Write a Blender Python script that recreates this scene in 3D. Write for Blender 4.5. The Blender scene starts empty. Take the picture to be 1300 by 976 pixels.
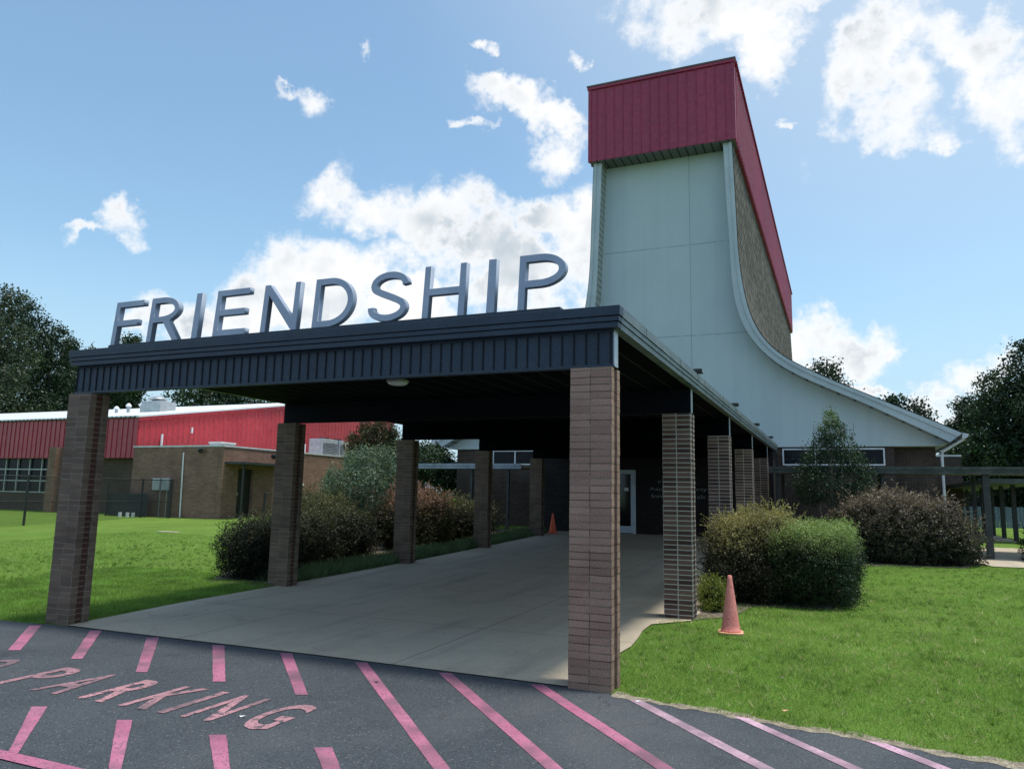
import bpy, math, random
import numpy as np
from mathutils import Vector, Matrix
random.seed(7); RNG = np.random.default_rng(7)
C = bpy.context.scene.collection
R = math.radians

# ------------------------------------------------------------------ helpers
def gz(y):
    y = min(max(y, 0.0), 20.0)
    return 0.012*y + 0.0009*y*y
def gza(y):
    y = np.clip(y, 0, 20)
    return 0.012*y + 0.0009*y*y

def tag(o, label=None, cat=None, group=None, kind=None):
    if label: o['label'] = label
    if cat: o['category'] = cat
    if group: o['group'] = group
    if kind: o['kind'] = kind
    return o
def thing(name, label, cat, loc=(0, 0, 0), group=None):
    o = bpy.data.objects.new(name, None); C.objects.link(o)
    o.location = loc; o.empty_display_size = .2
    return tag(o, label, cat, group)
def wloc(o):
    v = Vector((0, 0, 0))
    while o is not None:
        v += Vector(o.location); o = o.parent
    return v
def link(name, me, mat, parent=None, origin=None):
    o = bpy.data.objects.new(name, me); C.objects.link(o)
    if mat: me.materials.append(mat)
    off = Vector((0, 0, 0))
    if parent is not None:
        o.parent = parent; off = wloc(parent)
    if origin is not None:
        org = Vector(origin); o.location = org - off; off = org
    if off.length > 0:
        me.transform(Matrix.Translation(-off))
    return o

class MB:
    def __init__(s): s.v = []; s.f = []; s.mi = []; s.cur = 0; s.mats = []
    def use(s, mat): s.mats.append(mat); s.cur = len(s.mats); return s
    def add(s, vs, fs):
        n = len(s.v); s.v += [tuple(v) for v in vs]; s.f += [tuple(i+n for i in f) for f in fs]; s.mi += [s.cur]*len(fs); return s
    def box(s, x0, x1, y0, y1, z0, z1):
        if x0 > x1: x0, x1 = x1, x0
        if y0 > y1: y0, y1 = y1, y0
        v = [(x, y, z) for z in (z0, z1) for y in (y0, y1) for x in (x0, x1)]
        return s.add(v, [(0,2,3,1),(4,5,7,6),(0,1,5,4),(2,6,7,3),(0,4,6,2),(1,3,7,5)])
    def prism(s, poly, axis, a, b):
        """poly: 2D points; axis 'y' -> (x,z) extruded in y, 'z' -> (x,y) in z, 'x' -> (y,z) in x"""
        def P(p, t):
            return {'y': (p[0], t, p[1]), 'z': (p[0], p[1], t), 'x': (t, p[0], p[1])}[axis]
        n = len(poly); ar = sum(poly[i][0]*poly[(i+1)%n][1]-poly[(i+1)%n][0]*poly[i][1] for i in range(n))
        if ar < 0: poly = poly[::-1]
        v = [P(p, a) for p in poly] + [P(p, b) for p in poly]
        f = [tuple(range(n)), tuple(range(2*n-1, n-1, -1))]
        f += [(i, i+n, (i+1)%n+n, (i+1)%n) for i in range(n)]
        return s.add(v, f)
    def tube(s, pts, r, n=8, r2=None, cap=True):
        pts = [Vector(p) for p in pts]; rings = []
        for i, p in enumerate(pts):
            d = (pts[min(i+1, len(pts)-1)] - pts[max(i-1, 0)]).normalized()
            u = d.cross(Vector((0, 0, 1)))
            if u.length < 1e-3: u = Vector((1, 0, 0))
            u.normalize(); w = d.cross(u)
            rr = r if r2 is None else r + (r2-r)*i/max(1, len(pts)-1)
            rings.append([p + (u*math.cos(a)+w*math.sin(a))*rr for a in [2*math.pi*k/n for k in range(n)]])
        v = [q for ring in rings for q in ring]; f = []
        for i in range(len(pts)-1):
            for k in range(n):
                f.append((i*n+k, i*n+(k+1)%n, (i+1)*n+(k+1)%n, (i+1)*n+k))
        if cap:
            f.append(tuple(range(n))[::-1]); f.append(tuple((len(pts)-1)*n+k for k in range(n)))
        return s.add(v, f)
    def lathe(s, prof, cx, cy, n=24):
        v = []; f = []
        for (r, z) in prof:
            for k in range(n):
                a = 2*math.pi*k/n; v.append((cx+r*math.cos(a), cy+r*math.sin(a), z))
        for i in range(len(prof)-1):
            for k in range(n): f.append((i*n+k, i*n+(k+1)%n, (i+1)*n+(k+1)%n, (i+1)*n+k))
        f.append(tuple((len(prof)-1)*n+k for k in range(n))); f.append(tuple(range(n))[::-1])
        return s.add(v, f)
    def quad(s, a, b, c, d): return s.add([a, b, c, d], [(0, 1, 2, 3)])
    def build(s, name, mat, parent=None, bevel=0, smooth=False, origin=None):
        me = bpy.data.meshes.new(name); me.from_pydata(s.v, [], s.f); me.update()
        import bmesh
        bm = bmesh.new(); bm.from_mesh(me); bmesh.ops.recalc_face_normals(bm, faces=bm.faces); bm.to_mesh(me); bm.free()
        if smooth:
            for p in me.polygons: p.use_smooth = True
        o = link(name, me, mat, parent, origin)
        for x in s.mats: me.materials.append(x)
        if s.mats: me.polygons.foreach_set('material_index', s.mi)
        if bevel:
            m = o.modifiers.new('bevel', 'BEVEL'); m.width = bevel; m.segments = 2; m.limit_method = 'ANGLE'
        return o

def np_mesh(name, V, k, mat, parent=None, origin=None):
    """V (N*k,3): N separate k-gons"""
    n = len(V)//k
    me = bpy.data.meshes.new(name)
    me.vertices.add(len(V)); me.vertices.foreach_set('co', np.ascontiguousarray(V, dtype=np.float32).ravel())
    me.loops.add(n*k); me.loops.foreach_set('vertex_index', np.arange(n*k, dtype=np.int32))
    me.polygons.add(n); me.polygons.foreach_set('loop_start', np.arange(n, dtype=np.int32)*k)
    try: me.polygons.foreach_set('loop_total', np.full(n, k, dtype=np.int32))
    except Exception: pass
    me.update(calc_edges=True); me.validate()
    return link(name, me, mat, parent, origin)

def unit(a): return a/np.maximum(np.linalg.norm(a, axis=1, keepdims=True), 1e-9)
def leaves(name, P, Nn, length, width, mat, parent=None, jitter=.8, origin=None):
    n = len(P); Nn = unit(Nn + RNG.normal(0, jitter, (n, 3)))
    t = unit(np.cross(Nn, RNG.normal(0, 1, (n, 3)))); b = np.cross(Nn, t)
    s = RNG.uniform(.65, 1.3, (n, 1)); L = length*s/2; Wd = width*s/2
    V = np.stack([P-t*L, P+b*Wd-t*L*.1, P+t*L, P-b*Wd-t*L*.1], 1).reshape(-1, 3)
    return np_mesh(name, V, 4, mat, parent, origin)
def sphere_dirs(n): return unit(RNG.normal(0, 1, (n, 3)))
def lump_points(lumps, n, power=2.0, thick=.22, rough=.06, cluster=1, spread=.04):
    if cluster > 1:
        P, D = lump_points(lumps, n//cluster, power, thick, rough*1.6)
        P = np.repeat(P, cluster, 0); D = np.repeat(D, cluster, 0); return P+RNG.normal(0, spread, P.shape), D
    """points in the outer shell of a union of (super)ellipsoids"""
    L = np.array(lumps, float); a = (L[:, 3]*L[:, 4]+L[:, 3]*L[:, 5]+L[:, 4]*L[:, 5]); idx = RNG.choice(len(L), n, p=a/a.sum())
    d = sphere_dirs(n)
    rad = 1/np.power((np.abs(d)**power).sum(1), 1/power)
    rr = rad*(1-np.abs(RNG.normal(0, thick, n)))*(1+RNG.normal(0, rough, n))
    rr = rr*(1+.07*np.sin(d[:, 0]*7+idx*2.1)*np.sin(d[:, 2]*6+idx)+.05*np.sin(d[:, 1]*11+idx))
    P = L[idx, :3] + d*rr[:, None]*L[idx, 3:6]
    inside = np.zeros(n, bool)
    for j, l in enumerate(L):
        q = np.abs((P-l[:3])/l[3:6]); v = (q**power).sum(1)**(1/power)
        inside |= (v < .72)
    return P[~inside], d[~inside]

# ------------------------------------------------------------------ materials
def newmat(name):
    m = bpy.data.materials.new(name); m.use_nodes = True; nt = m.node_tree
    b = nt.nodes['Principled BSDF']; return m, nt, b
def N(nt, typ, **kw):
    n = nt.nodes.new(typ)
    for k, v in kw.items():
        if k.startswith('i_'):
            key = k[2:]; n.inputs[int(key) if key.isdigit() else key.replace('_', ' ')].default_value = v
        else: setattr(n, k, v)
    return n
def c4(c): return (c[0], c[1], c[2], 1)
def math_(nt, op, a, b=None, c=None):
    n = nt.nodes.new('ShaderNodeMath'); n.operation = op
    for i, x in enumerate((a, b, c)):
        if x is None: continue
        if isinstance(x, (int, float)): n.inputs[i].default_value = x
        else: nt.links.new(x, n.inputs[i])
    return n.outputs[0]
def mix(nt, fac, a, b, blend='MIX'):
    n = nt.nodes.new('ShaderNodeMix'); n.data_type = 'RGBA'; n.blend_type = blend
    for i, x in ((0, fac), (6, a), (7, b)):
        if isinstance(x, (int, float)): n.inputs[i].default_value = x
        elif isinstance(x, tuple): n.inputs[i].default_value = c4(x)
        else: nt.links.new(x, n.inputs[i])
    return n.outputs[2]
def ramp(nt, x, lo, hi, a=0.0, b=1.0):
    n = nt.nodes.new('ShaderNodeMapRange'); n.inputs[1].default_value = lo; n.inputs[2].default_value = hi
    n.inputs[3].default_value = a; n.inputs[4].default_value = b; nt.links.new(x, n.inputs[0]); return n.outputs[0]
def coords(nt): return nt.nodes.new('ShaderNodeTexCoord').outputs['Object']
def noise(nt, vec, scale, detail=4, rough=.55):
    n = N(nt, 'ShaderNodeTexNoise'); n.inputs['Scale'].default_value = scale
    n.inputs['Detail'].default_value = detail; n.inputs['Roughness'].default_value = rough
    nt.links.new(vec, n.inputs['Vector']); return n.outputs[0]
def bump(nt, b, h, dist=.01, strength=.6):
    n = nt.nodes.new('ShaderNodeBump'); n.inputs['Distance'].default_value = dist; n.inputs['Strength'].default_value = strength
    nt.links.new(h, n.inputs['Height']); nt.links.new(n.outputs[0], b.inputs['Normal'])
def mottled(name, c1, c2, scale=3, rough=.7, fine=60, fineamt=.25, bumpd=.004, metallic=0, spec=.5, streak=False):
    m, nt, b = newmat(name); co = coords(nt)
    v = co
    if streak:
        mp = nt.nodes.new('ShaderNodeMapping'); mp.inputs['Scale'].default_value = (1, 1, .12); nt.links.new(co, mp.inputs[0]); v = mp.outputs[0]
    n1 = ramp(nt, noise(nt, v, scale, 6), .35, .65); col = mix(nt, n1, c1, c2)
    n2 = noise(nt, co, fine, 3)
    col = mix(nt, fineamt, col, mix(nt, ramp(nt, n2, .3, .7), (0, 0, 0), (1, 1, 1)), 'SOFT_LIGHT')
    nt.links.new(col, b.inputs['Base Color']); b.inputs['Roughness'].default_value = rough
    b.inputs['Metallic'].default_value = metallic; b.inputs['Specular IOR Level'].default_value = spec
    if bumpd: bump(nt, b, n2, bumpd, .4)
    return m
def brick(name, c1, c2, mortar, bw=.203, rh=.0677, ms=.007, off=.5, stain=0.0, stainc=(.02, .016, .013), rough=.85, face=(.8, 1.15)):
    m, nt, b = newmat(name); co = coords(nt)
    sp = nt.nodes.new('ShaderNodeSeparateXYZ'); nt.links.new(co, sp.inputs[0])
    u = math_(nt, 'ADD', sp.outputs[0], sp.outputs[1])
    cb = nt.nodes.new('ShaderNodeCombineXYZ'); nt.links.new(u, cb.inputs[0]); nt.links.new(sp.outputs[2], cb.inputs[1])
    wob = nt.nodes.new('ShaderNodeVectorMath'); wob.operation = 'MULTIPLY_ADD'
    nn = N(nt, 'ShaderNodeTexNoise'); nn.inputs['Scale'].default_value = 9; nt.links.new(cb.outputs[0], nn.inputs['Vector'])
    nt.links.new(nn.outputs['Color'], wob.inputs[0]); wob.inputs[1].default_value = (.006, .006, 0); nt.links.new(cb.outputs[0], wob.inputs[2])
    t = nt.nodes.new('ShaderNodeTexBrick'); nt.links.new(wob.outputs[0], t.inputs['Vector'])
    t.offset = off; t.inputs['Scale'].default_value = 1; t.inputs['Brick Width'].default_value = bw; t.inputs['Row Height'].default_value = rh
    t.inputs['Mortar Size'].default_value = ms; t.inputs['Mortar Smooth'].default_value = .15; t.inputs['Bias'].default_value = 0
    t.inputs['Color1'].default_value = c4(c1); t.inputs['Color2'].default_value = c4(c2); t.inputs['Mortar'].default_value = c4(mortar)
    col = t.outputs['Color']
    big = noise(nt, co, 1.3, 4); col = mix(nt, 1.0, col, mix(nt, ramp(nt, big, .3, .7), (face[0],)*3, (face[1],)*3), 'MULTIPLY')
    fn = noise(nt, co, 90, 2); col = mix(nt, .35, col, mix(nt, ramp(nt, fn, .3, .7), (0, 0, 0), (1, 1, 1)), 'SOFT_LIGHT')
    if stain:   # dark joints in patches
        mps = nt.nodes.new('ShaderNodeMapping'); mps.inputs['Scale'].default_value = (1.6, 1.6, 13); nt.links.new(co, mps.inputs[0])
        sn = ramp(nt, noise(nt, mps.outputs[0], 1.0, 4), .47, .54); f = math_(nt, 'MULTIPLY', math_(nt, 'MULTIPLY', sn, t.outputs['Fac']), stain)
        col = mix(nt, f, col, stainc)
    nt.links.new(col, b.inputs['Base Color']); b.inputs['Roughness'].default_value = rough; b.inputs['Specular IOR Level'].default_value = .25
    h = math_(nt, 'SUBTRACT', math_(nt, 'MULTIPLY', fn, .25), t.outputs['Fac']); bump(nt, b, h, .006, .8)
    return m
def leafmat(name, c1, c2, c3=None, trans=.35, zlo=None, zhi=None, gloss=.5):
    """c1/c2 random per leaf; c3 blends in above zlo..zhi (object z)"""
    m, nt, b = newmat(name)
    g = nt.nodes.new('ShaderNodeNewGeometry'); rnd = g.outputs['Random Per Island']
    col = mix(nt, rnd, c1, c2)
    co = coords(nt); nz = noise(nt, co, 1.6, 3)
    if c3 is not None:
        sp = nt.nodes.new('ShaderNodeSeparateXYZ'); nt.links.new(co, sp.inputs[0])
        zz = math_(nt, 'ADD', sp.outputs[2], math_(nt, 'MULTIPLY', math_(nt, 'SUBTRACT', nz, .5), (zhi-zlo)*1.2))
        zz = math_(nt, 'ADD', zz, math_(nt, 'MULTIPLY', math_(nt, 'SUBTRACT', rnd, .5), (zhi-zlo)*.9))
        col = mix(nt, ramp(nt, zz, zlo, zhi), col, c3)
    col = mix(nt, 1.0, col, mix(nt, ramp(nt, nz, .3, .7), (.65, .65, .65), (1.3, 1.3, 1.3)), 'MULTIPLY')
    nt.links.new(col, b.inputs['Base Color']); b.inputs['Roughness'].default_value = gloss; b.inputs['Specular IOR Level'].default_value = .3
    tr = nt.nodes.new('ShaderNodeBsdfTranslucent'); nt.links.new(mix(nt, 1.0, col, (1.3, 1.35, .8), 'MULTIPLY'), tr.inputs[0])
    ms = nt.nodes.new('ShaderNodeMixShader'); ms.inputs[0].default_value = trans
    nt.links.new(b.outputs[0], ms.inputs[1]); nt.links.new(tr.outputs[0], ms.inputs[2])
    nt.links.new(ms.outputs[0], nt.nodes['Material Output'].inputs[0]); return m

M = {}
M['navy'] = mottled('navy painted metal', (.013, .027, .048), (.019, .036, .062), 2.5, .5, 40, .3, .002)
M['navy2'] = mottled('navy painted board', (.014, .028, .050), (.023, .041, .068), 3, .55, 60, .35, .003, streak=True)
M['flash'] = mottled('weathered roof flashing', (.07, .095, .10), (.14, .17, .175), 4, .45, 30, .3, .003)
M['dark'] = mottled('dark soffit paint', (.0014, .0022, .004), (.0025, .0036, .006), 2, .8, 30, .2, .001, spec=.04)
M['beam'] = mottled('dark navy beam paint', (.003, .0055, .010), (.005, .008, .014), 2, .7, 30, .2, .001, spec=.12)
M['groove'] = mottled('dark groove', (.004, .006, .010), (.006, .009, .014), 2, .8, 30, .2, 0)
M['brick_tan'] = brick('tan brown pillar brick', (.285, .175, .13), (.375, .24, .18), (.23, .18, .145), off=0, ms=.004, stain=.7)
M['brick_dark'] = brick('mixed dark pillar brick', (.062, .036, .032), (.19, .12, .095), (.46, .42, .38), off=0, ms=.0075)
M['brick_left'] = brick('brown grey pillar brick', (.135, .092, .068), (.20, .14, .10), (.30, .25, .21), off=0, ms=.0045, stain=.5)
M['brick_web'] = brick('deep red brick', (.085, .035, .028), (.11, .045, .035), (.2, .15, .12), off=0)
M['brick_wall'] = brick('brown school brick', (.055, .036, .030), (.085, .056, .045), (.11, .10, .09))
M['brick_low'] = brick('tan building brick', (.20, .105, .072), (.29, .165, .115), (.24, .18, .15), ms=.008)  # same tan on every wall face
M['cap'] = mottled('pale metal coping', (.55, .55, .55), (.7, .7, .7), 3, .5)
M['letter'] = mottled('brushed grey letter metal', (.28, .33, .42), (.35, .405, .49), 2, .42, 80, .15, .001, metallic=.1)
M['white'] = mottled('white paint', (.72, .74, .76), (.8, .81, .82), 3, .5)
M['whitemetal'] = mottled('white roof metal', (.72, .76, .78), (.82, .85, .86), 1, .35, 20, .2, .002)
M['galv'] = mottled('galvanised steel', (.35, .38, .40), (.48, .5, .52), 5, .4, 40, .3, .002, metallic=.4)
M['black'] = mottled('black coated steel', (.012, .013, .015), (.02, .021, .024), 6, .5)
M['glass'] = mottled('dark window glass', (.006, .008, .012), (.012, .015, .02), .8, .12, 3, 0, 0, spec=.12)
M['doorglass'] = mottled('dark door glass', (.005, .006, .008), (.008, .010, .013), .8, .08, 3, 0, 0)
M['trim'] = mottled('pale blue grey fascia trim', (.46, .51, .53), (.54, .585, .60), 1.2, .5, 25, .2, .001)
M['bark'] = mottled('tree bark', (.07, .05, .038), (.13, .10, .08), 5, .9, 30, .5, .02)
M['palebark'] = mottled('pale bark', (.18, .15, .12), (.28, .24, .2), 6, .9, 30, .5, .01)
M['wood'] = mottled('blue grey fence boards', (.10, .135, .18), (.16, .20, .25), 5, .8, 20, .5, .01, streak=True)
M['tanwall'] = mottled('tan stucco wall', (.42, .38, .30), (.5, .45, .37), 2, .8)
M['darkpaint'] = mottled('dark steel paint', (.022, .026, .028), (.045, .05, .05), 6, .55, 60, .5, .003)
M['walkroof'] = mottled('weathered walkway fascia', (.035, .04, .036), (.085, .09, .08), 3, .6, 30, .5, .004, streak=False)
M['walkroof2'] = mottled('silver walkway fascia', (.20, .24, .28), (.32, .37, .42), 3, .4, 30, .3, .003)
M['sign'] = mottled('pale wall lettering', (.22, .22, .24), (.3, .3, .32), 3, .6)

def red_metal(name, c1, c2):
    m = mottled(name, c1, c2, .5, .28, 8, .25, .01, streak=True)
    nt = m.node_tree; b = nt.nodes['Principled BSDF']; co = coords(nt)
    w = noise(nt, co, .9, 2); bump(nt, b, w, .09, .5); b.inputs['Specular IOR Level'].default_value = .6
    return m
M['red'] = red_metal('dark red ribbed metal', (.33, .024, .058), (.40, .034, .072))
M['redlit'] = red_metal('sunlit red ribbed metal', (.46, .05, .065), (.54, .065, .08))  # gable side: sunlight put into the colour of the same red metal
M['redshade'] = red_metal('shaded red ribbed metal', (.33, .024, .04), (.39, .03, .05))  # eave side: shade put into the colour of that metal

def stucco():
    m, nt, b = newmat('pale stucco with score joints'); co = coords(nt)
    sp = nt.nodes.new('ShaderNodeSeparateXYZ'); nt.links.new(co, sp.inputs[0])
    base = mix(nt, ramp(nt, noise(nt, co, .45, 5), .3, .7), (.53, .60, .615), (.60, .665, .67))
    # faint vertical weather streaks
    mp = nt.nodes.new('ShaderNodeMapping'); mp.inputs['Scale'].default_value = (3.5, 3.5, .12); nt.links.new(co, mp.inputs[0])
    stv = ramp(nt, noise(nt, mp.outputs[0], 1.0, 6), .45, .72, 0, .12); base = mix(nt, stv, base, (.33, .39, .39))
    fn = noise(nt, co, 45, 4)
    base = mix(nt, .3, base, mix(nt, ramp(nt, fn, .3, .7), (0, 0, 0), (1, 1, 1)), 'SOFT_LIGHT')
    def line(out, at, w):
        return math_(nt, 'LESS_THAN', math_(nt, 'ABSOLUTE', math_(nt, 'SUBTRACT', out, at)), w)
    f = line(sp.outputs[0], -3.55, .012)
    f = math_(nt, 'MAXIMUM', f, line(sp.outputs[0], .91, .012))
    dz = math_(nt, 'GREATER_THAN', noise(nt, co, 3.0, 2), .42)
    hz = math_(nt, 'MAXIMUM', line(sp.outputs[2], 10.22, .016), line(sp.outputs[2], 6.87, .016))
    f = math_(nt, 'MAXIMUM', f, math_(nt, 'MULTIPLY', hz, math_(nt, 'ADD', math_(nt, 'MULTIPLY', dz, .6), .4)))
    col = mix(nt, math_(nt, 'MULTIPLY', f, .42), base, (.08, .10, .11))
    nt.links.new(col, b.inputs['Base Color']); b.inputs['Roughness'].default_value = .85; b.inputs['Specular IOR Level'].default_value = .2
    bump(nt, b, fn, .006, .5); return m
M['stucco'] = stucco()

def soffit(name, c, gap, axis, pitch):
    m, nt, b = newmat(name); co = coords(nt); sp = nt.nodes.new('ShaderNodeSeparateXYZ'); nt.links.new(co, sp.inputs[0])
    fr = math_(nt, 'FRACT', math_(nt, 'DIVIDE', sp.outputs[axis], pitch))
    f = math_(nt, 'LESS_THAN', fr, .2); nt.links.new(mix(nt, f, c, gap), b.inputs['Base Color']); b.inputs['Roughness'].default_value = .7
    return m
M['soffit_z'] = soffit('slatted soffit', (.38, .40, .38), (.14, .15, .15), 2, .24)
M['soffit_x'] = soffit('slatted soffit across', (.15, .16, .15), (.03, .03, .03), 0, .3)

def tile_roof():
    m, nt, b = newmat('tan shingles with dark tabs')
    uv = nt.nodes.new('ShaderNodeUVMap'); uv.uv_map = 'UVMap'
    t = nt.nodes.new('ShaderNodeTexBrick'); nt.links.new(uv.outputs[0], t.inputs['Vector'])
    t.offset = .5; t.inputs['Scale'].default_value = 1; t.inputs['Brick Width'].default_value = .62; t.inputs['Row Height'].default_value = .21
    t.inputs['Mortar Size'].default_value = .035; t.inputs['Mortar Smooth'].default_value = .1
    t.inputs['Color1'].default_value = (.13, .12, .10, 1); t.inputs['Color2'].default_value = (.25, .23, .195, 1); t.inputs['Mortar'].default_value = (.02, .02, .02, 1)
    nz = noise(nt, uv.outputs[0], 1.2, 5)
    col = mix(nt, 1.0, t.outputs['Color'], mix(nt, ramp(nt, nz, .3, .7), (.7, .72, .75), (1.1, 1.1, 1.1)), 'MULTIPLY')
    nt.links.new(col, b.inputs['Base Color']); b.inputs['Roughness'].default_value = .9; b.inputs['Specular IOR Level'].default_value = .1
    h = math_(nt, 'MULTIPLY', t.outputs['Fac'], -1.0); bump(nt, b, h, .03, .8); return m
M['shingle'] = tile_roof()

def ground_mat():
    m, nt, b = newmat('mown lawn'); co = coords(nt)
    big = ramp(nt, noise(nt, co, .18, 5), .35, .65); mid = ramp(nt, noise(nt, co, 1.1, 5), .3, .7); fine = noise(nt, co, 45, 4, .7)
    col = mix(nt, big, (.125, .225, .04), (.17, .275, .055)); col = mix(nt, math_(nt, 'MULTIPLY', mid, .5), col, (.085, .145, .028))
    col = mix(nt, ramp(nt, noise(nt, co, 2.3, 4), .60, .72, 0, .55), col, (.20, .19, .085))
    col = mix(nt, .75, col, mix(nt, ramp(nt, fine, .3, .7), (0, 0, 0), (1, 1, 1)), 'SOFT_LIGHT')
    nt.links.new(col, b.inputs['Base Color']); b.inputs['Roughness'].default_value = 1; b.inputs['Specular IOR Level'].default_value = .05
    bump(nt, b, fine, .05, .8); return m
M['lawn'] = ground_mat()
def asphalt_mat():
    m, nt, b = newmat('asphalt'); co = coords(nt)
    big = ramp(nt, noise(nt, co, .7, 5), .35, .65)
    col = mix(nt, big, (.046, .055, .068), (.066, .076, .090))
    v = nt.nodes.new('ShaderNodeTexVoronoi'); v.inputs['Scale'].default_value = 110; nt.links.new(co, v.inputs[0])
    sc = nt.nodes.new('ShaderNodeSeparateColor'); nt.links.new(v.outputs['Color'], sc.inputs[0])
    col = mix(nt, math_(nt, 'MULTIPLY', ramp(nt, sc.outputs[0], .55, 1), .45), col, (.13, .14, .145))
    col = mix(nt, math_(nt, 'MULTIPLY', ramp(nt, sc.outputs[1], .75, 1), .7), col, (.012, .014, .018))
    col = mix(nt, math_(nt, 'MULTIPLY', math_(nt, 'GREATER_THAN', sc.outputs[2], .991), .7), col, (.26, .26, .25))
    vk = nt.nodes.new('ShaderNodeTexVoronoi'); vk.feature = 'DISTANCE_TO_EDGE'; vk.inputs['Scale'].default_value = .45
    wv = nt.nodes.new('ShaderNodeVectorMath'); wv.operation = 'ADD'; wn0 = N(nt, 'ShaderNodeTexNoise'); wn0.inputs['Scale'].default_value = 2.2; wn0.inputs['Detail'].default_value = 6; nt.links.new(co, wn0.inputs['Vector'])
    nt.links.new(co, wv.inputs[0]); nt.links.new(wn0.outputs['Color'], wv.inputs[1]); nt.links.new(wv.outputs[0], vk.inputs['Vector'])
    ck = math_(nt, 'MULTIPLY', math_(nt, 'LESS_THAN', vk.outputs['Distance'], .003), ramp(nt, noise(nt, co, .6, 3), .5, .6))
    col = mix(nt, math_(nt, 'MULTIPLY', ck, .7), col, (.012, .013, .015))
    col = mix(nt, ramp(nt, noise(nt, co, 1.9, 5), .60, .70, 0, .45), col, (.03, .034, .04))
    col = mix(nt, ramp(nt, noise(nt, co, .35, 4), .52, .66, 0, .4), col, (.105, .11, .115))
    nt.links.new(col, b.inputs['Base Color']); b.inputs['Roughness'].default_value = .85; b.inputs['Specular IOR Level'].default_value = .25
    bump(nt, b, v.outputs['Distance'], .006, .9); return m
M['asphalt'] = asphalt_mat()
def paint_mat(name, wear, c1, c2):
    m, nt, b = newmat(name); co = coords(nt)
    v = nt.nodes.new('ShaderNodeTexVoronoi'); v.inputs['Scale'].default_value = 75; nt.links.new(co, v.inputs[0])
    col = mix(nt, ramp(nt, noise(nt, co, 2.2, 4), .35, .65), c1, c2)
    w = noise(nt, co, 16, 6, .7); f = ramp(nt, w, wear, wear+.10)
    w2 = ramp(nt, noise(nt, co, 1.7, 3), .42, .62, 0, .65 if wear > .4 else .18)
    sc = nt.nodes.new('ShaderNodeSeparateColor'); nt.links.new(v.outputs['Color'], sc.inputs[0])
    f = math_(nt, 'MAXIMUM', f, math_(nt, 'MULTIPLY', math_(nt, 'GREATER_THAN', sc.outputs[0], .88), .6)); f = math_(nt, 'MAXIMUM', f, w2)
    col = mix(nt, f, col, (.055, .055, .065)); nt.links.new(col, b.inputs['Base Color']); b.inputs['Roughness'].default_value = .75
    bump(nt, b, v.outputs['Distance'], .004, .8); return m
M['paint'] = paint_mat('worn pink red road paint', .66, (.36, .105, .19), (.44, .15, .245))
M['paint_pale'] = paint_mat('paler pink road paint', .64, (.47, .27, .36), (.55, .36, .45))  # paler pink for the right-hand stripes
M['paint_word'] = paint_mat('faded pink stencil paint', .50, (.38, .19, .22), (.46, .23, .26))
def concrete_mat():
    m, nt, b = newmat('worn concrete walk'); co = coords(nt); sp = nt.nodes.new('ShaderNodeSeparateXYZ'); nt.links.new(co, sp.inputs[0])
    col = mix(nt, ramp(nt, noise(nt, co, .5, 6), .3, .7), (.41, .345, .255), (.49, .42, .32))
    col = mix(nt, ramp(nt, noise(nt, co, 1.6, 8, .65), .50, .72, 0, .3), col, (.20, .18, .145))
    mp = nt.nodes.new('ShaderNodeMapping'); mp.inputs['Scale'].default_value = (2.2, .25, 1); nt.links.new(co, mp.inputs[0])
    col = mix(nt, ramp(nt, noise(nt, mp.outputs[0], 1.0, 6), .52, .70, 0, .4), col, (.20, .19, .165))
    vc = nt.nodes.new('ShaderNodeTexVoronoi'); vc.inputs['Scale'].default_value = 2.2; nt.links.new(co, vc.inputs[0])
    vs = math_(nt, 'LESS_THAN', vc.outputs['Distance'], .035); col = mix(nt, math_(nt, 'MULTIPLY', vs, .6), col, (.09, .085, .075))
    vk = nt.nodes.new('ShaderNodeTexVoronoi'); vk.feature = 'DISTANCE_TO_EDGE'; vk.inputs['Scale'].default_value = .33
    wv = nt.nodes.new('ShaderNodeVectorMath'); wv.operation = 'ADD'; wn0 = N(nt, 'ShaderNodeTexNoise'); wn0.inputs['Scale'].default_value = 1.5; nt.links.new(co, wn0.inputs['Vector'])
    nt.links.new(co, wv.inputs[0]); nt.links.new(wn0.outputs['Color'], wv.inputs[1]); nt.links.new(wv.outputs[0], vk.inputs['Vector'])
    col = mix(nt, math_(nt, 'MULTIPLY', math_(nt, 'LESS_THAN', vk.outputs['Distance'], .0014), .3), col, (.08, .075, .065))
    fine = noise(nt, co, 70, 3)
    col = mix(nt, .3, col, mix(nt, ramp(nt, fine, .3, .7), (0, 0, 0), (1, 1, 1)), 'SOFT_LIGHT')
    def ln(out, off, pitch, w):
        fr = math_(nt, 'FRACT', math_(nt, 'DIVIDE', math_(nt, 'ADD', out, off), pitch)); return math_(nt, 'LESS_THAN', fr, w/pitch)
    f = math_(nt, 'MAXIMUM', ln(sp.outputs[0], 8.05+.007, 2.88, .014), ln(sp.outputs[1], -2.2+30+.007, 3.0, .014))
    col = mix(nt, math_(nt, 'MULTIPLY', f, .7), col, (.06, .058, .05))
    nt.links.new(col, b.inputs['Base Color']); b.inputs['Roughness'].default_value = .8; b.inputs['Specular IOR Level'].default_value = .3
    bump(nt, b, fine, .003, .5); return m
M['concrete'] = concrete_mat()
M['dirt'] = mottled('pale dusty soil', (.16, .135, .10), (.30, .26, .19), 12, .95, 90, .8, .02)
M['inner'] = mottled('dark plant core', (.008, .009, .006), (.02, .02, .012), 18, 1, 60, .6, .01, spec=.05)
M['mulch'] = mottled('brown leaf mulch', (.07, .05, .035), (.22, .18, .13), 14, .95, 60, .8, .03)
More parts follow.
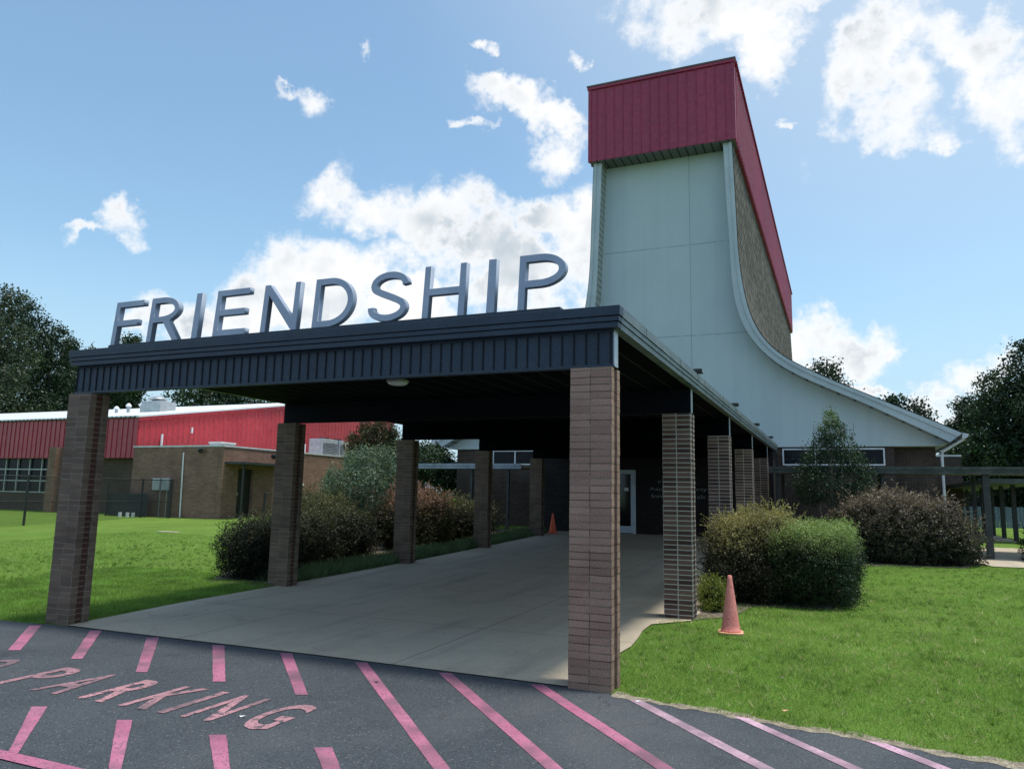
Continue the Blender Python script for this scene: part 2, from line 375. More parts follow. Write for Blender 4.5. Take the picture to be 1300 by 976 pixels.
M['cone_pink'] = mottled('sun faded pink orange cone plastic', (.64, .19, .17), (.74, .26, .22), 7, .6, 40, .4, .003)
M['cone_base'] = mottled('dusty cone foot', (.62, .30, .17), (.7, .38, .24), 6, .7)
M['cone_orange'] = mottled('orange cone plastic', (.85, .13, .06), (.9, .17, .08), 6, .5)
def chain_mat():
    m, nt, b = newmat('chain link mesh'); co = coords(nt); sp = nt.nodes.new('ShaderNodeSeparateXYZ'); nt.links.new(co, sp.inputs[0])
    u = math_(nt, 'ADD', sp.outputs[0], sp.outputs[1]); z = sp.outputs[2]
    a = math_(nt, 'FRACT', math_(nt, 'DIVIDE', math_(nt, 'ADD', u, z), .075)); c = math_(nt, 'FRACT', math_(nt, 'DIVIDE', math_(nt, 'SUBTRACT', u, z), .075))
    f = math_(nt, 'MAXIMUM', math_(nt, 'LESS_THAN', a, .15), math_(nt, 'LESS_THAN', c, .15))
    b.inputs['Base Color'].default_value = (.03, .03, .032, 1); b.inputs['Roughness'].default_value = .5
    nt.links.new(f, b.inputs['Alpha']); return m
M['chain'] = chain_mat()

# ------------------------------------------------------------------ ground, road, paths (the setting)
def sheet(name, xs, ys, zf, mat):
    xs = list(xs); ys = list(ys); v = [(x, y, zf(x, y)) for y in ys for x in xs]; n = len(xs)
    f = [(j*n+i, j*n+i+1, (j+1)*n+i+1, (j+1)*n+i) for j in range(len(ys)-1) for i in range(n-1)]
    me = bpy.data.meshes.new(name); me.from_pydata(v, [], f); me.update(); return link(name, me, mat)
YS = [-2500, -300, -60, -10, 0] + [i*.5 for i in range(1, 41)] + [25, 60, 300, 3000]
tag(sheet('ground', [-3000, -400, -60, -20, 0, 20, 60, 400, 3000], YS, lambda x, y: gz(y), M['lawn']), kind='structure')
EDGE = [(-60, -9), (-40, -5.2), (-25, -2.4), (-15, -.95), (-10, -.3), (-8.06, -.13), (-7.3, -.05), (-6.4, .01), (-3.3, .07), (-.42, .055), (.12, -.05), (1.07, -.22), (2.19, -.43), (2.8, -.54), (5, -1.0), (9, -2.0), (16, -4.2), (30, -9), (60, -24)]
def edge(x): return float(np.interp(x, [e[0] for e in EDGE], [e[1] for e in EDGE]))
road = MB()
xs = sorted(set([e[0] for e in EDGE] + [x*.25 for x in range(-44, 40)]))
top = [(x, edge(x)+.025*math.sin(x*5.1)*math.sin(x*2.3) if x > .1 or x < -7.5 else edge(x)) for x in xs]
vv = [(x, y, .006) for x, y in top] + [(x, -80, .006) for x in xs]; n = len(xs)
road.add(vv, [(i, i+1, i+1+n, i+n) for i in range(n-1)])
roado = road.build('road', M['asphalt']); tag(roado, kind='structure')
# painted stripes: parts of the road
STR = [([(-7.39,-.22),(-7.27,-.15),(-6.08,-1.215),(-6.19,-1.275)],0), ([(-6.48,-.09),(-6.36,-.025),(-5.16,-1.2),(-5.26,-1.25)],0),
 ([(-5.54,-.085),(-5.42,-.02),(-4.136,-1.307),(-4.231,-1.358)],0), ([(-4.556,-.07),(-4.444,-.008),(-3.241,-1.244),(-3.339,-1.296)],0),
 ([(-3.633,-.045),(-3.525,.012),(-2.30,-1.271),(-2.393,-1.32)],0), ([(-2.677,-.045),(-2.573,.012),(.60,-3.34),(.47,-3.34)],0),
 ([(-1.717,-.04),(-1.602,.012),(1.52,-3.34),(1.39,-3.34)],0), ([(-.753,-.05),(-.643,.006),(2.44,-3.34),(2.31,-3.34)],0),
 ([(.185,-.135),(.307,-.120),(3.34,-3.34),(3.20,-3.34)],1), ([(1.066,-.235),(1.184,-.235),(4.1,-3.34),(3.95,-3.34)],1),
 ([(2.02,-.43),(2.16,-.44),(4.9,-3.34),(4.75,-3.34)],1),
 ([(-3.968,-2.546),(-3.862,-2.491),(-3.02,-3.29),(-3.11,-3.29)],0), ([(-3.091,-2.496),(-2.99,-2.444),(-2.10,-3.29),(-2.20,-3.29)],0),
 ([(-2.229,-2.455),(-2.122,-2.401),(-1.21,-3.29),(-1.32,-3.29)],0), ([(-1.41,-2.342),(-1.30,-2.285),(-.34,-3.29),(-.45,-3.29)],0),
 ([(-7.0,-1.9),(-6.9,-1.84),(-5.5,-3.29),(-5.6,-3.29)],0), ([(-4.9,-2.57),(-4.8,-2.52),(-4.05,-3.29),(-4.15,-3.29)],0)]
for poly, pale in STR:
    m = MB(); k = 14; a, b_, c_, d_ = [Vector((p[0], p[1], 0)) for p in poly]
    L_ = []; Rr = []
    for i in range(k+1):
        t = i/k; j = .0018
        L_.append(a.lerp(d_, t)+Vector((random.uniform(-j, j), random.uniform(-j, j), .010)))
        Rr.append(b_.lerp(c_, t)+Vector((random.uniform(-j, j), random.uniform(-j, j), .010)))
    m.add(L_+Rr, [(i, i+1, k+2+i, k+1+i) for i in range(k)])
    m.build('stripe', M['paint_pale'] if pale else M['paint'], roado)
MB().add([(-12, -3.30, .014), (-12, -3.41, .014), (8, -3.41, .014), (8, -3.30, .014)], [(0, 1, 2, 3)]).build('edge_stripe', M['paint'], roado)

# text -> mesh helper (built-in font)
def glyph(ch, extrude=0.0, bold=0.0):
    cu = bpy.data.curves.new('g', 'FONT'); cu.body = ch; cu.extrude = extrude; cu.offset = bold; cu.resolution_u = 6
    o = bpy.data.objects.new('g', cu); C.objects.link(o); dg = bpy.context.evaluated_depsgraph_get(); dg.update()
    me = bpy.data.meshes.new_from_object(o.evaluated_get(dg)); bpy.data.objects.remove(o); bpy.data.curves.remove(cu)
    co = np.array([v.co[:] for v in me.vertices]); return me, co
def put_glyph(name, ch, x0, x1, y0, y1, place, mat, parent, bold=.0, extrude=0.0):
    me, co = glyph(ch, extrude, bold); mn = co.min(0); mx = co.max(0)
    for v in me.vertices:
        a = x0+(v.co[0]-mn[0])/(mx[0]-mn[0])*(x1-x0); b = y0+(v.co[1]-mn[1])/(mx[1]-mn[1])*(y1-y0); v.co = place(a, b, v.co[2])
    return link(name, me, mat, parent)
for ch, x0, x1 in (('N', -6.35, -6.03), ('O', -5.83, -5.49), ('P', -4.95, -4.66), ('A', -4.47, -4.14), ('R', -3.90, -3.60), ('K', -3.42, -3.12), ('I', -3.0, -2.925), ('N', -2.76, -2.47), ('G', -2.25, -1.96)):
    put_glyph('painted_letter', ch, x0, x1, -2.22, -1.52, lambda a, b, c: (a, b, .011), M['paint_word'], roado, bold=.02)

de = MB(); xe = [.02+i*.05 for i in range(180)]
for i in range(len(xe)-1):
    q = []
    for x in (xe[i], xe[i+1]):
        a = .05+.035*math.sin(x*9.3)*math.sin(x*4.1+1)+.02*math.sin(x*31); b_ = .06+.045*math.sin(x*6.1+2)+.025*math.sin(x*23)
        q.append((x, edge(x)-a, .0085)); q.append((x, edge(x)+b_+.03, .0085))
    de.quad(q[0], q[2], q[3], q[1])
tag(de.build('dirt_edge', M['dirt']), kind='structure')
# concrete walk
cw = MB(); ys = [.0, .5] + [1+i*.5 for i in range(35)] + [18.42]
def cl(y): return -7.0 - .22*min(y, 2.0)/2.0
def cr(y): return -.40-.06*math.sin(y*2.4) if y < 4.0 else -.02
cols = 7; V = []
for y in ys:
    for i in range(cols+1):
        t = i/cols; x = cl(y)+(cr(y)-cl(y))*t
        yy = max(y, edge(x)-.02) if y < .4 else y
        V.append((x, yy, gz(y)+.016))
nc = cols+1
cw.add(V, [(j*nc+i, j*nc+i+1, (j+1)*nc+i+1, (j+1)*nc+i) for j in range(len(ys)-1) for i in range(cols)])
tag(cw.build('concrete_walk', M['concrete']), kind='structure')
def flat(name, poly, mat, dz):
    # triangulated strip following the slope: poly given as rows (y, x0, x1)
    V = []; F = []
    for (y, x0, x1) in poly: V += [(x0, y, gz(y)+dz), (x1, y, gz(y)+dz)]
    F = [(2*i, 2*i+1, 2*i+3, 2*i+2) for i in range(len(poly)-1)]
    return tag(MB().add(V, F).build(name, mat), kind='structure')
flat('mulch_bed', [(4.15, -.02, .02), (4.5, -.02, .35), (4.9, -.02, .5), (5.7, -.02, .6), (6.0, -.02, 1.75), (8, -.02, 1.95), (9.0, -.02, 1.7), (12.4, -.02, 1.7), (13.0, -.02, 4.4), (14, -.02, 4.9), (16, -.02, 4.6), (18, -.02, 4.6), (20, -.02, 4.6)], M['mulch'], .010)
flat('mulch_bed', [(3.9, -8.6, -7.2), (5, -9.4, -7.2), (8, -10.2, -7.2), (12, -12.5, -7.2), (16, -14, -7.2), (18.3, -14, -7.2)], M['mulch'], .010)
flat('side_path', [(13.6, 5.0, 12), (14.5, 4.8, 14), (17.6, 4.7, 14), (17.7, 4.9, 6.9), (22, 5.5, 6.9), (30, 6.0, 7.2)], M['concrete'], .018)

# ------------------------------------------------------------------ canopy
W, S, H, PW, PD = 7.4103, 4.087, 2.9393, .406, .2903
canopy = thing('entrance_canopy', 'long navy flat roofed entrance canopy carried on two rows of brick pillars', 'canopy', (-3.7, 0, H))
YE = 19.2; XL, XR = -W-.01, .07
def ring(m, o, z0, z1, yf=-.02):      # fascia band on the three free sides
    m.box(XL-o, XR+o, yf-o, yf+.12, z0, z1); m.box(XR-.1, XR+o, yf+.1203, YE, z0, z1); m.box(XL-o, XL+.1, yf+.1203, YE, z0, z1)
yf = -.02
def band(o, z0, z1, matf, mats):
    f = MB(); f.box(XL-o, XR+o, yf-o, yf+.10, z0, z1); f.build('front_fascia', matf, canopy, bevel=.004)
    s = MB(); sl = MB()
    # side flashing in sheets with little steps at the laps
    y = yf+.103; k = 0
    while y < YE-.05:
        y2 = min(y+(3.03 if o < .02 else .95), YE); dj = .003*(k % 2)
        s.box(XR-.1, XR+o+dj, y, y2-.004, z0, z1-dj); sl.box(XL-o-dj, XL+.1, y, y2-.004, z0, z1-dj); y = y2; k += 1
    s.build('side_fascia', mats, canopy); sl.build('side_fascia', mats, canopy)
band(.022, 3.42, 3.515, M['navy'], M['flash'])
band(.012, 3.366, 3.415, M['navy'], M['flash'])
band(.0, 3.305, 3.361, M['navy'], M['flash'])
g = MB(); g.box(XL+.01, XR-.01, yf+.012, YE, 3.415, 3.42); g.box(XL+.01, XR-.01, yf+.012, YE, 3.361, 3.366); g.build('shadow_gap', M['groove'], canopy)
cj = MB().box(XL+.1, XR-.1, yf+.1, YE, 3.30, 3.36).use(M['groove'])
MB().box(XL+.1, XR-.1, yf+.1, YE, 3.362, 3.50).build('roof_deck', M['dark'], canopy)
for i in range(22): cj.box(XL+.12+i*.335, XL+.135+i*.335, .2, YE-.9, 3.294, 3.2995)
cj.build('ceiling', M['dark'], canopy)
# front beam with vertical boards
bb = MB().box(-W+.02, .0, .075, .19, 2.955, 3.304).use(M['groove']); nb = 60; pitch = (W-.0)/nb
for i in range(nb+1):
    x = -W+.03+i*(W-.06)/nb; bb.box(x-.005, x+.007, .064, .0748, 2.975, 3.285)
bb.build('front_beam', M['navy2'], canopy)
MB().box(-W+.015, .004, .058, .0749, 2.945, 2.972).build('bottom_trim', M['navy'], canopy)
MB().box(-W+.015, .004, .062, .0749, 3.287, 3.304).build('top_trim', M['navy'], canopy)
MB().box(.0003, .012, .074, .19, 2.95, 3.304).build('beam_end', M['galv'], canopy)
for i in range(1, 5):
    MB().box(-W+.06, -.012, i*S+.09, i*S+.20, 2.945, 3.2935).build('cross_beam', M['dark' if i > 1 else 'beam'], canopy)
    MB().box(-.0118, -.004, i*S+.088, i*S+.202, 2.95, 3.2935).build('beam_end', M['galv'], canopy)

def pillar(x0, y0, z0, mat, label, left):
    t = thing('brick_pillar', label, 'pillar', (x0+PW, y0, z0), 'brick pillars of the entrance canopy')
    hz = H - .003
    # H-shaped plan: front and rear flanges with a recessed web; every course slightly uneven
    def stack(name, xa, xb, ya, yb, mt):
        m = MB(); nrow = int(round((hz-z0)/.0677)); rh = (hz-z0)/nrow
        for k in range(nrow):
            j = .0016
            m.box(xa+random.uniform(-j, j), xb+random.uniform(-j, j), ya+random.uniform(-j, j), yb, z0+k*rh+(.0002 if k else -.15), z0+(k+1)*rh-.0002)
        m.build(name, mt, t)
    stack('front_pier', x0, x0+PW, y0, y0+.098, mat)
    MB().box(x0+.028, x0+PW-.028, y0+.0985, y0+.1925, z0-.12, hz-.002).build('recessed_web', M['brick_web'], t)
    stack('rear_pier', x0, x0+PW, y0+.193, y0+PD, mat)
    return t
pn = ['front corner brick pillar standing at the road edge on the right', 'second brick pillar on the right, by the faded pink cone and hedge', 'third brick pillar on the right, behind the olive hedge', 'fourth brick pillar on the right, well back toward the wall', 'last brick pillar on the right, next to the wall lettering']
pl = ['front brick pillar at the far left, on the lawn corner', 'second brick pillar on the left, between the two dark shrubs', 'third brick pillar on the left, beside the weeping grey green tree', 'fourth brick pillar on the left, behind the reddish shrub', 'last brick pillar on the left, nearest the small orange cone']
for i in range(5):
    z0 = gz(i*S)
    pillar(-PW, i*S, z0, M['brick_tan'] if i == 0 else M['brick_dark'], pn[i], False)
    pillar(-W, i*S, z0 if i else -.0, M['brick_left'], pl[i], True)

# roof-edge flood lights and ceiling light
fl_lab = ['nearest black floodlight on the right roof edge of the canopy', 'second black floodlight along the right roof edge', 'third black floodlight along the right roof edge', 'farthest black floodlight on the right roof edge by the stucco wall']
for i, y in enumerate((4.3, 8.5, 12.67, 16.7)):
    t = thing('flood_light', fl_lab[i], 'floodlight', (.1, y, 3.5), 'floodlights on the canopy roof edge')
    MB().box(.02, .145, y-.07, y+.07, 3.535, 3.60).build('lamp_body', M['black'], t, bevel=.01)
    MB().box(.146, .152, y-.055, y+.055, 3.545, 3.59).build('lens', M['glass'], t)
    MB().box(.05, .075, y-.015, y+.015, 3.51, 3.536).build('bracket', M['black'], t)
t = thing('ceiling_light', 'round white dome light on the dark canopy ceiling', 'light', (-3.75, 2.25, 3.29))
MB().lathe([(.16, 3.293), (.16, 3.27), (.15, 3.268)], -3.75, 2.25, 32).build('rim', M['galv'], t, smooth=False)
MB().lathe([(.145, 3.2675), (.135, 3.245), (.10, 3.23), (.04, 3.225)], -3.75, 2.25, 32).build('diffuser', M['white'], t, smooth=True)

# ------------------------------------------------------------------ FRIENDSHIP letters
def curve_letter(ch, loops, x0, w, z0, h, y0, depth, parent):
    cu = bpy.data.curves.new('l', 'CURVE'); cu.dimensions = '2D'; cu.fill_mode = 'BOTH'; cu.extrude = depth/2-.004; cu.bevel_depth = .004; cu.offset = -.004
    for lp in loops:
        s = cu.splines.new('POLY'); s.points.add(len(lp)-1); s.use_cyclic_u = True
        for p, q in zip(s.points, lp): p.co = (q[0]*w, q[1]*h, 0, 1)
    o = bpy.data.objects.new('l', cu); C.objects.link(o); dg = bpy.context.evaluated_depsgraph_get(); dg.update()
    me = bpy.data.meshes.new_from_object(o.evaluated_get(dg)); bpy.data.objects.remove(o); bpy.data.curves.remove(cu)
    for v in me.vertices:
        a, b, c = v.co; v.co = (x0+a, y0+depth/2-c+b*.085, z0+b)
    me.flip_normals()
    return link('letter', me, M['letter'], parent)
def arc(cx, cy, rx, ry, a0, a1, n=18):
    return [(cx+rx*math.cos(R(a0+(a1-a0)*i/n)), cy+ry*math.sin(R(a0+(a1-a0)*i/n))) for i in range(n+1)]
TH = .130   # stroke over height
sgn = thing('letter_sign', 'grey metal letters reading FRIENDSHIP standing on a rail on the canopy roof', 'sign', (-3.6, .05, 3.515))
LH = .585; Z0 = 3.565
def L_(ch, x0, x1):
    w = x1-x0; t = TH*LH/w; h = TH       # t: stroke width in letter-width units
    if ch == 'F': lp = [[(0,0),(t,0),(t,.43),(.86,.43),(.86,.43+h),(t,.43+h),(t,1-h),(1,1-h),(1,1),(0,1)]]
    elif ch == 'E': lp = [[(0,0),(1,0),(1,h),(t,h),(t,.44),(.92,.44),(.92,.44+h),(t,.44+h),(t,1-h),(1,1-h),(1,1),(0,1)]]
    elif ch == 'I': lp = [[(0,0),(1,0),(1,1),(0,1)]]
    elif ch == 'H': lp = [[(0,0),(t,0),(t,.43),(1-t,.43),(1-t,0),(1,0),(1,1),(1-t,1),(1-t,.43+h),(t,.43+h),(t,1),(0,1)]]
    elif ch == 'N': lp = [[(0,0),(t,0),(t,.77),(1-t*1.02,0),(1,0),(1,1),(1-t,1),(1-t,.26),(t*1.02,1),(0,1)]]
    elif ch == 'D':
        rx = .62; lp = [[(0,0)]+arc(1-rx,.5,rx,.5,-90,90,26)+[(0,1)], ([(t,h)]+arc(1-rx,.5,rx-t,.5-h,-90,90,26)+[(t,1-h)])[::-1]]
    elif ch in 'PR':
        yb = .40 if ch == 'P' else .43; ry = (1-yb)/2; rx = .55; e = .93 if ch == 'R' else 1
        outer = arc(e-rx, 1-ry, rx, ry, -90, 90, 20); inner = arc(e-rx, 1-ry, rx-t, ry-h, -90, 90, 20)
        if ch == 'P': o = [(0,0),(t,0),(t,yb)] + outer + [(0,1)]
        else: o = [(0,0),(t,0),(t,yb),(.46,yb),(1-t*1.08,0),(1.0+.04,0),(.66,yb+.012)] + [p for p in outer if p[0] > .66 or p[1] > .6] + [(0,1)]
        lp = [o, ([(t,yb+h)]+inner+[(t,1-h)])[::-1]]
    elif ch == 'S':
        # centre line of the S, offset both ways
        c = arc(.5,.73,.42,.195,-5,90,12)+arc(.5,.73,.40,.195,90,215,16)[1:]
        c += [(.30,.575),(.5,.51),(.70,.445)] + arc(.5,.27,.41,.195,35,-90,16) + arc(.5,.27,.43,.195,-90,-188,12)[1:]
        # smooth
        P = np.array(c)*[w/LH, 1.0]
        for _ in range(2): P[1:-1] = (P[:-2]+2*P[1:-1]+P[2:])/4
        seg = np.linalg.norm(np.diff(P, axis=0), axis=1); s = np.r_[0, np.cumsum(seg)]; q = np.linspace(0, s[-1], 60)
        P = np.stack([np.interp(q, s, P[:, 0]), np.interp(q, s, P[:, 1])], 1)
        T = np.gradient(P, axis=0); T /= np.linalg.norm(T, axis=1)[:, None]; Nn = np.stack([-T[:, 1], T[:, 0]], 1)*h/2
        A = (P+Nn)/[w/LH, 1]; B = (P-Nn)/[w/LH, 1]; lp = [[tuple(p) for p in A]+[tuple(p) for p in B[::-1]]]
    curve_letter(ch, lp, x0, w, Z0, LH, .045, .075, sgn)
for a in (('F',-6.79,-6.29),('R',-6.15,-5.62),('I',-5.385,-5.29),('E',-5.04,-4.53),('N',-4.30,-3.77),('D',-3.55,-3.01),('S',-2.80,-2.30),('H',-2.105,-1.60),('I',-1.345,-1.252),('P',-.995,-.49)): L_(*a)
MB().box(-6.8, -.53, .03, .13, 3.517, 3.563).build('mounting_rail', M['navy'], sgn)

# ------------------------------------------------------------------ gym building with the sweeping gable
XC = -3.65; YT = 19.25; YW = 19.9; YB = 52.5
OUT = [(-1.129,14.3),(-1.06,12.2),(-1.004,10.15),(-.948,9.5),(-.865,8.8),(-.735,8.14),(-.525,7.5),(-.22,6.98),(.17,6.55),(.629,6.22),(1.016,5.99),(1.953,5.49),(3.08,4.937),(4.161,4.411),(5.325,3.82)]
INN = [(-1.429,14.3),(-1.36,12.2),(-1.285,10.7),(-1.255,9.6),(-1.20,8.72),(-1.06,7.98),(-.83,7.38),(-.50,6.87),(-.10,6.40),(.38,6.03),(.90,5.72),(1.80,5.26),(2.70,4.82),(3.83,4.20),(5.0,3.56)]
def smooth_curve(P, n=60):
    P = np.array(P); s = np.r_[0, np.cumsum(np.linalg.norm(np.diff(P, axis=0), axis=1))]; q = np.linspace(0, s[-1], n)
    X = np.stack([np.interp(q, s, P[:, 0]), np.interp(q, s, P[:, 1])], 1)
    for _ in range(6): X[1:-1] = (X[:-2]+2*X[1:-1]+X[2:])/4
    return X
OUTS = smooth_curve(OUT); INNS = smooth_curve(INN); MIDS = OUTS*.62+INNS*.38
def mir(P): return np.stack([2*XC-P[:, 0], P[:, 1]], 1)
gym = thing('gym_building', 'school gym with a sweeping pale stucco gable topped by a tall dark red metal box', 'building', (XC, 19.9, gz(19.9)))
# stucco gable (ngon fan as strip)
m = MB(); Rg = np.vstack([[(-1.30, 14.45)], (INNS*.55+OUTS*.45)[:-1], [(4.93, 3.49)]]); Lf = mir(Rg); k = len(Rg)
m.add([(p[0], YW, p[1]) for p in Lf]+[(p[0], YW, p[1]) for p in Rg], [(i, i+1, k+i+1, k+i) for i in range(k-1)]); m.build('stucco_wall', M['stucco'], gym)
def ribbon(A, ya, B, yb):
    k = len(A); mm = MB(); mm.add([(p[0], ya, p[1]) for p in A]+[(p[0], yb, p[1]) for p in B], [(i, i+1, k+i+1, k+i) for i in range(k-1)]); return mm
for side, f in (('right', lambda P: P), ('left', mir)):
    o, i_, md = f(OUTS), f(INNS), f(MIDS)
    t1 = MB(); k = len(o)
    def band2(A, B, y): t1.add([(p[0], y, p[1]) for p in A]+[(p[0], y, p[1]) for p in B], [(i, i+1, k+i+1, k+i) for i in range(k-1)])
    def lip(A, ya, yb): t1.add([(p[0], ya, p[1]) for p in A]+[(p[0], yb, p[1]) for p in A], [(i, i+1, k+i+1, k+i) for i in range(k-1)])
    band2(o, md, YT); lip(md, YT, YT+.035); band2(md, i_, YT+.035); lip(o, YT, YT+.2); lip(i_, YT+.035, YT+.07)
    e = [(o[-1][0], YT, o[-1][1]), (o[-1][0], YT+.5, o[-1][1]), (i_[-1][0], YT+.5, i_[-1][1]), (i_[-1][0], YT, i_[-1][1])]
    t1.add(e, [(0, 1, 2, 3)])
    t1.build('gable_trim', M['trim'], gym)
    t2 = ribbon(md, YT+.0355, md, YT+.038); 
    ribbon(i_, YT+.07, i_, YW+.02).build('soffit', M['soffit_z'], gym)
    # eave soffit from the trim end back to the wall
    sg = 1 if side == 'right' else -1
    xo = XC+sg*(5.3-XC); xi = XC+sg*(4.6-XC)
    # roof surface, UV unwrapped by arc length
    A = o.copy(); s = np.r_[0, np.cumsum(np.linalg.norm(np.diff(A, axis=0), axis=1))]
    ny = 34; yv = np.linspace(YT+.02, YB, ny); V = [(A[i][0]+sg*.02, y, A[i][1]+.02) for y in yv for i in range(k)]
    F = [(j*k+i, j*k+i+1, (j+1)*k+i+1, (j+1)*k+i) for j in range(ny-1) for i in range(k-1)]
    me = bpy.data.meshes.new('roof'); me.from_pydata(V, [], F); uvl = me.uv_layers.new(name='UVMap')
    for poly in me.polygons:
        poly.use_smooth = True
        for li in poly.loop_indices:
            vi = me.loops[li].vertex_index; uvl.data[li].uv = (yv[vi//k], s[vi % k])
    link('roof', me, M['shingle'], gym)
    # under side of the eave
    m = MB(); m.quad((i_[-1][0], YT+.07, i_[-1][1]), (i_[-1][0], YB, i_[-1][1]), (XC+sg*(4.7-XC), YB, 3.48), (XC+sg*(4.7-XC), YT+.07, 3.48)); m.build('eave_soffit', M['trim'], gym)
    gx = o[-1][0]
    gt = MB(); gt.prism([(gx, 3.83), (gx+sg*.16, 3.80), (gx+sg*.13, 3.70), (gx-sg*.02, 3.64)], 'y', YT-.02, YB); gt.build('gutter', M['cap'], gym)
    if side == 'right':
        MB().tube([(gx+.05, 19.32, 3.66), (4.80, 19.5, 3.28), (4.78, 19.52, 3.2), (4.78, 19.55, .7)], .04, 8).build('downspout', M['cap'], gym)
# brick walls under the gable
sx0, sx1 = 2*XC-4.7, 4.7
bw = MB()
bw.box(.05, .175, 20.0, 20.25, .4, 3.48); bw.box(3.25, 3.52, 20.0, 20.25, .4, 3.48); bw.box(.175, 3.25, 20.0, 20.25, .4, 2.88); bw.box(.175, 3.25, 20.0, 20.25, 3.45, 3.48)
bw.box(-7.62, .05, 20.0, 20.25, .4, 3.48); bw.box(-10.45, -7.62, 20.0, 20.25, .4, 2.88); bw.box(sx0, -10.45, 20.0, 20.25, .4, 3.48)
bw.build('brick_wall', M['brick_wall'], gym)
MB().box(3.52, 4.7, 20.35, 20.55, .4, 3.48).build('recessed_wall', M['brick_wall'], gym)
MB().box(sx1-.2, sx1, 20.56, YB, .4, 3.6).box(sx0, sx0+.2, 20.26, YB, .4, 3.6).box(sx0, sx1, YB, YB+.2, .4, 3.6).build('side_wall', M['brick_wall'], gym)
MB().box(sx0-.1, sx1+.2, 19.92, 20.56, 3.485, 3.53).build('sill_band', M['trim'], gym)
MB().box(XC-2.0, XC+2.0, YB-.05, YB-.02, 3.6, 14.2).build('rear_wall', M['stucco'], gym)
for (xa, xb, nm) in ((.18, 3.245, 3), (-10.44, -7.625, 3)):
    w_ = MB(); d = .045; w_.box(xa, xb, 19.95, 20.05, 2.885, 2.885+d); w_.box(xa, xb, 19.95, 20.05, 3.44-d, 3.44); w_.box(xa, xa+d, 19.95, 20.05, 2.885+d, 3.44-d); w_.box(xb-d, xb, 19.95, 20.05, 2.885+d, 3.44-d)
    for j in range(1, nm): x = xa+(xb-xa)*j/nm; w_.box(x-.02, x+.02, 19.96, 20.04, 2.885+d, 3.44-d)
    fr = w_.build('window', M['white'], gym); MB().box(xa+.01, xb-.01, 20.00, 20.012, 2.90, 3.43).build('pane', M['glass'], fr)
# red metal box
BX0, BX1, BY0 = 2*XC+.95, -.95, 19.08
bx = MB(); z0, z1 = 14.2, 17.22
bx.box(BX0+.03, BX1-.03, BY0+.03, YB+.3, z0+.02, z1-.06)
nr = 16
for i in range(1, nr):
    x = BX0+(BX1-BX0)*i/nr; bx.prism([(x-.022, BY0+.03), (x+.022, BY0+.03), (x+.010, BY0+.0), (x-.010, BY0+.0)], 'z', z0+.03, z1-.14)
bx.box(BX0, BX0+.12, BY0, BY0+.1, z0, z1-.12); bx.box(BX1-.12, BX1, BY0, BY0+.1, z0, z1-.12)
sb = bx; ns = 100
for sx, s_ in ((BX1-.03, 1), (BX0+.03, -1)):
    for i in range(1, ns):
        y = BY0+.12+(YB-BY0)*i/ns; sb.prism([(sx, y-.05), (sx, y+.05), (sx+s_*.045, y+.022), (sx+s_*.045, y-.022)], 'z', z0+.02, z1-.12)
sb.build('red_metal_box', M['red'], gym)
MB().box(BX0-.03, BX1+.03, BY0-.03, BY0+.25, z1-.12, z1-.02).build('top_band', M['red'], gym)
MB().box(BX0-.05, BX1+.05, BY0-.05, YB+.35, z1-.018, z1+.04).build('roof_cap', mottled('dark bronze coping', (.10, .09, .08), (.16, .14, .13), 3, .5), gym)
sc = MB().box(BX1-.03, BX1-.019, BY0+.1, YB, z1-.1, z1-.019)
for i in range(180): y = BY0+.2+i*.185; sc.box(BX1-.02, BX1+.075, y, y+.09, z1-.09, z1-.019)
sc.build('cap_trim', M['red'], gym)
MB().box(BX0+.05, BX1-.05, BY0+.05, YW, z0-.005, z0+.015).build('box_soffit', M['soffit_x'], gym)

# entrance wall under the canopy, door and lettering
EW = 18.4
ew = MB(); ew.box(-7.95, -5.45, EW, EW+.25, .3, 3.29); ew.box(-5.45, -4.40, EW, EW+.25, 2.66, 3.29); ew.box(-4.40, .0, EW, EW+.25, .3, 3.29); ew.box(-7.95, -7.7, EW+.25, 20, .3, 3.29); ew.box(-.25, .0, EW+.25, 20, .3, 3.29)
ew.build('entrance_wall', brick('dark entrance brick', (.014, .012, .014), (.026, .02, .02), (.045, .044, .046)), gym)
dr = MB(); zb = gz(EW)+.02; M['doorframe'] = mottled('blue white door frame', (.50, .56, .66), (.6, .66, .75), 3, .5)
dr.box(-5.45, -5.35, EW-.03, EW+.1, zb, 2.655); dr.box(-4.50, -4.40, EW-.03, EW+.1, zb, 2.655); dr.box(-5.35, -4.50, EW-.03, EW+.1, 2.52, 2.655); dr.box(-5.35, -4.50, EW-.025, EW+.08, zb+.02, zb+.24)
dr.box(-5.35, -5.27, EW-.022, EW+.07, zb+.24, 2.52); dr.box(-4.57, -4.50, EW-.022, EW+.07, zb+.24, 2.52)
dd = dr.build('entrance_door', M['doorframe'], gym)
MB().box(-5.28, -4.56, EW+.02, EW+.03, zb+.2, 2.53).build('door_glass', M['doorglass'], dd)
MB().tube([(-5.2, EW-.03, 1.4), (-5.2, EW-.08, 1.42), (-5.2, EW-.08, 1.75), (-5.2, EW-.03, 1.77)], .014, 8).build('handle', M['galv'], dd)
MB().box(-4.80, -4.66, EW+.012, EW+.016, 1.95, 2.06).build('door_sticker', M['white'], dd)
for txt, x0, x1, z0_, z1_ in (('Friendship', -3.64, -2.42, 2.17, 2.30), ('Aspire Academy', -3.93, -2.06, 1.95, 2.09), ('Innovation Lab', -3.86, -2.12, 1.74, 1.86)):
    put_glyph('wall_lettering', txt, x0, x1, z0_, z1_, lambda a, b, c: (a, EW-.006-c, b), M['sign'], gym, extrude=.004)

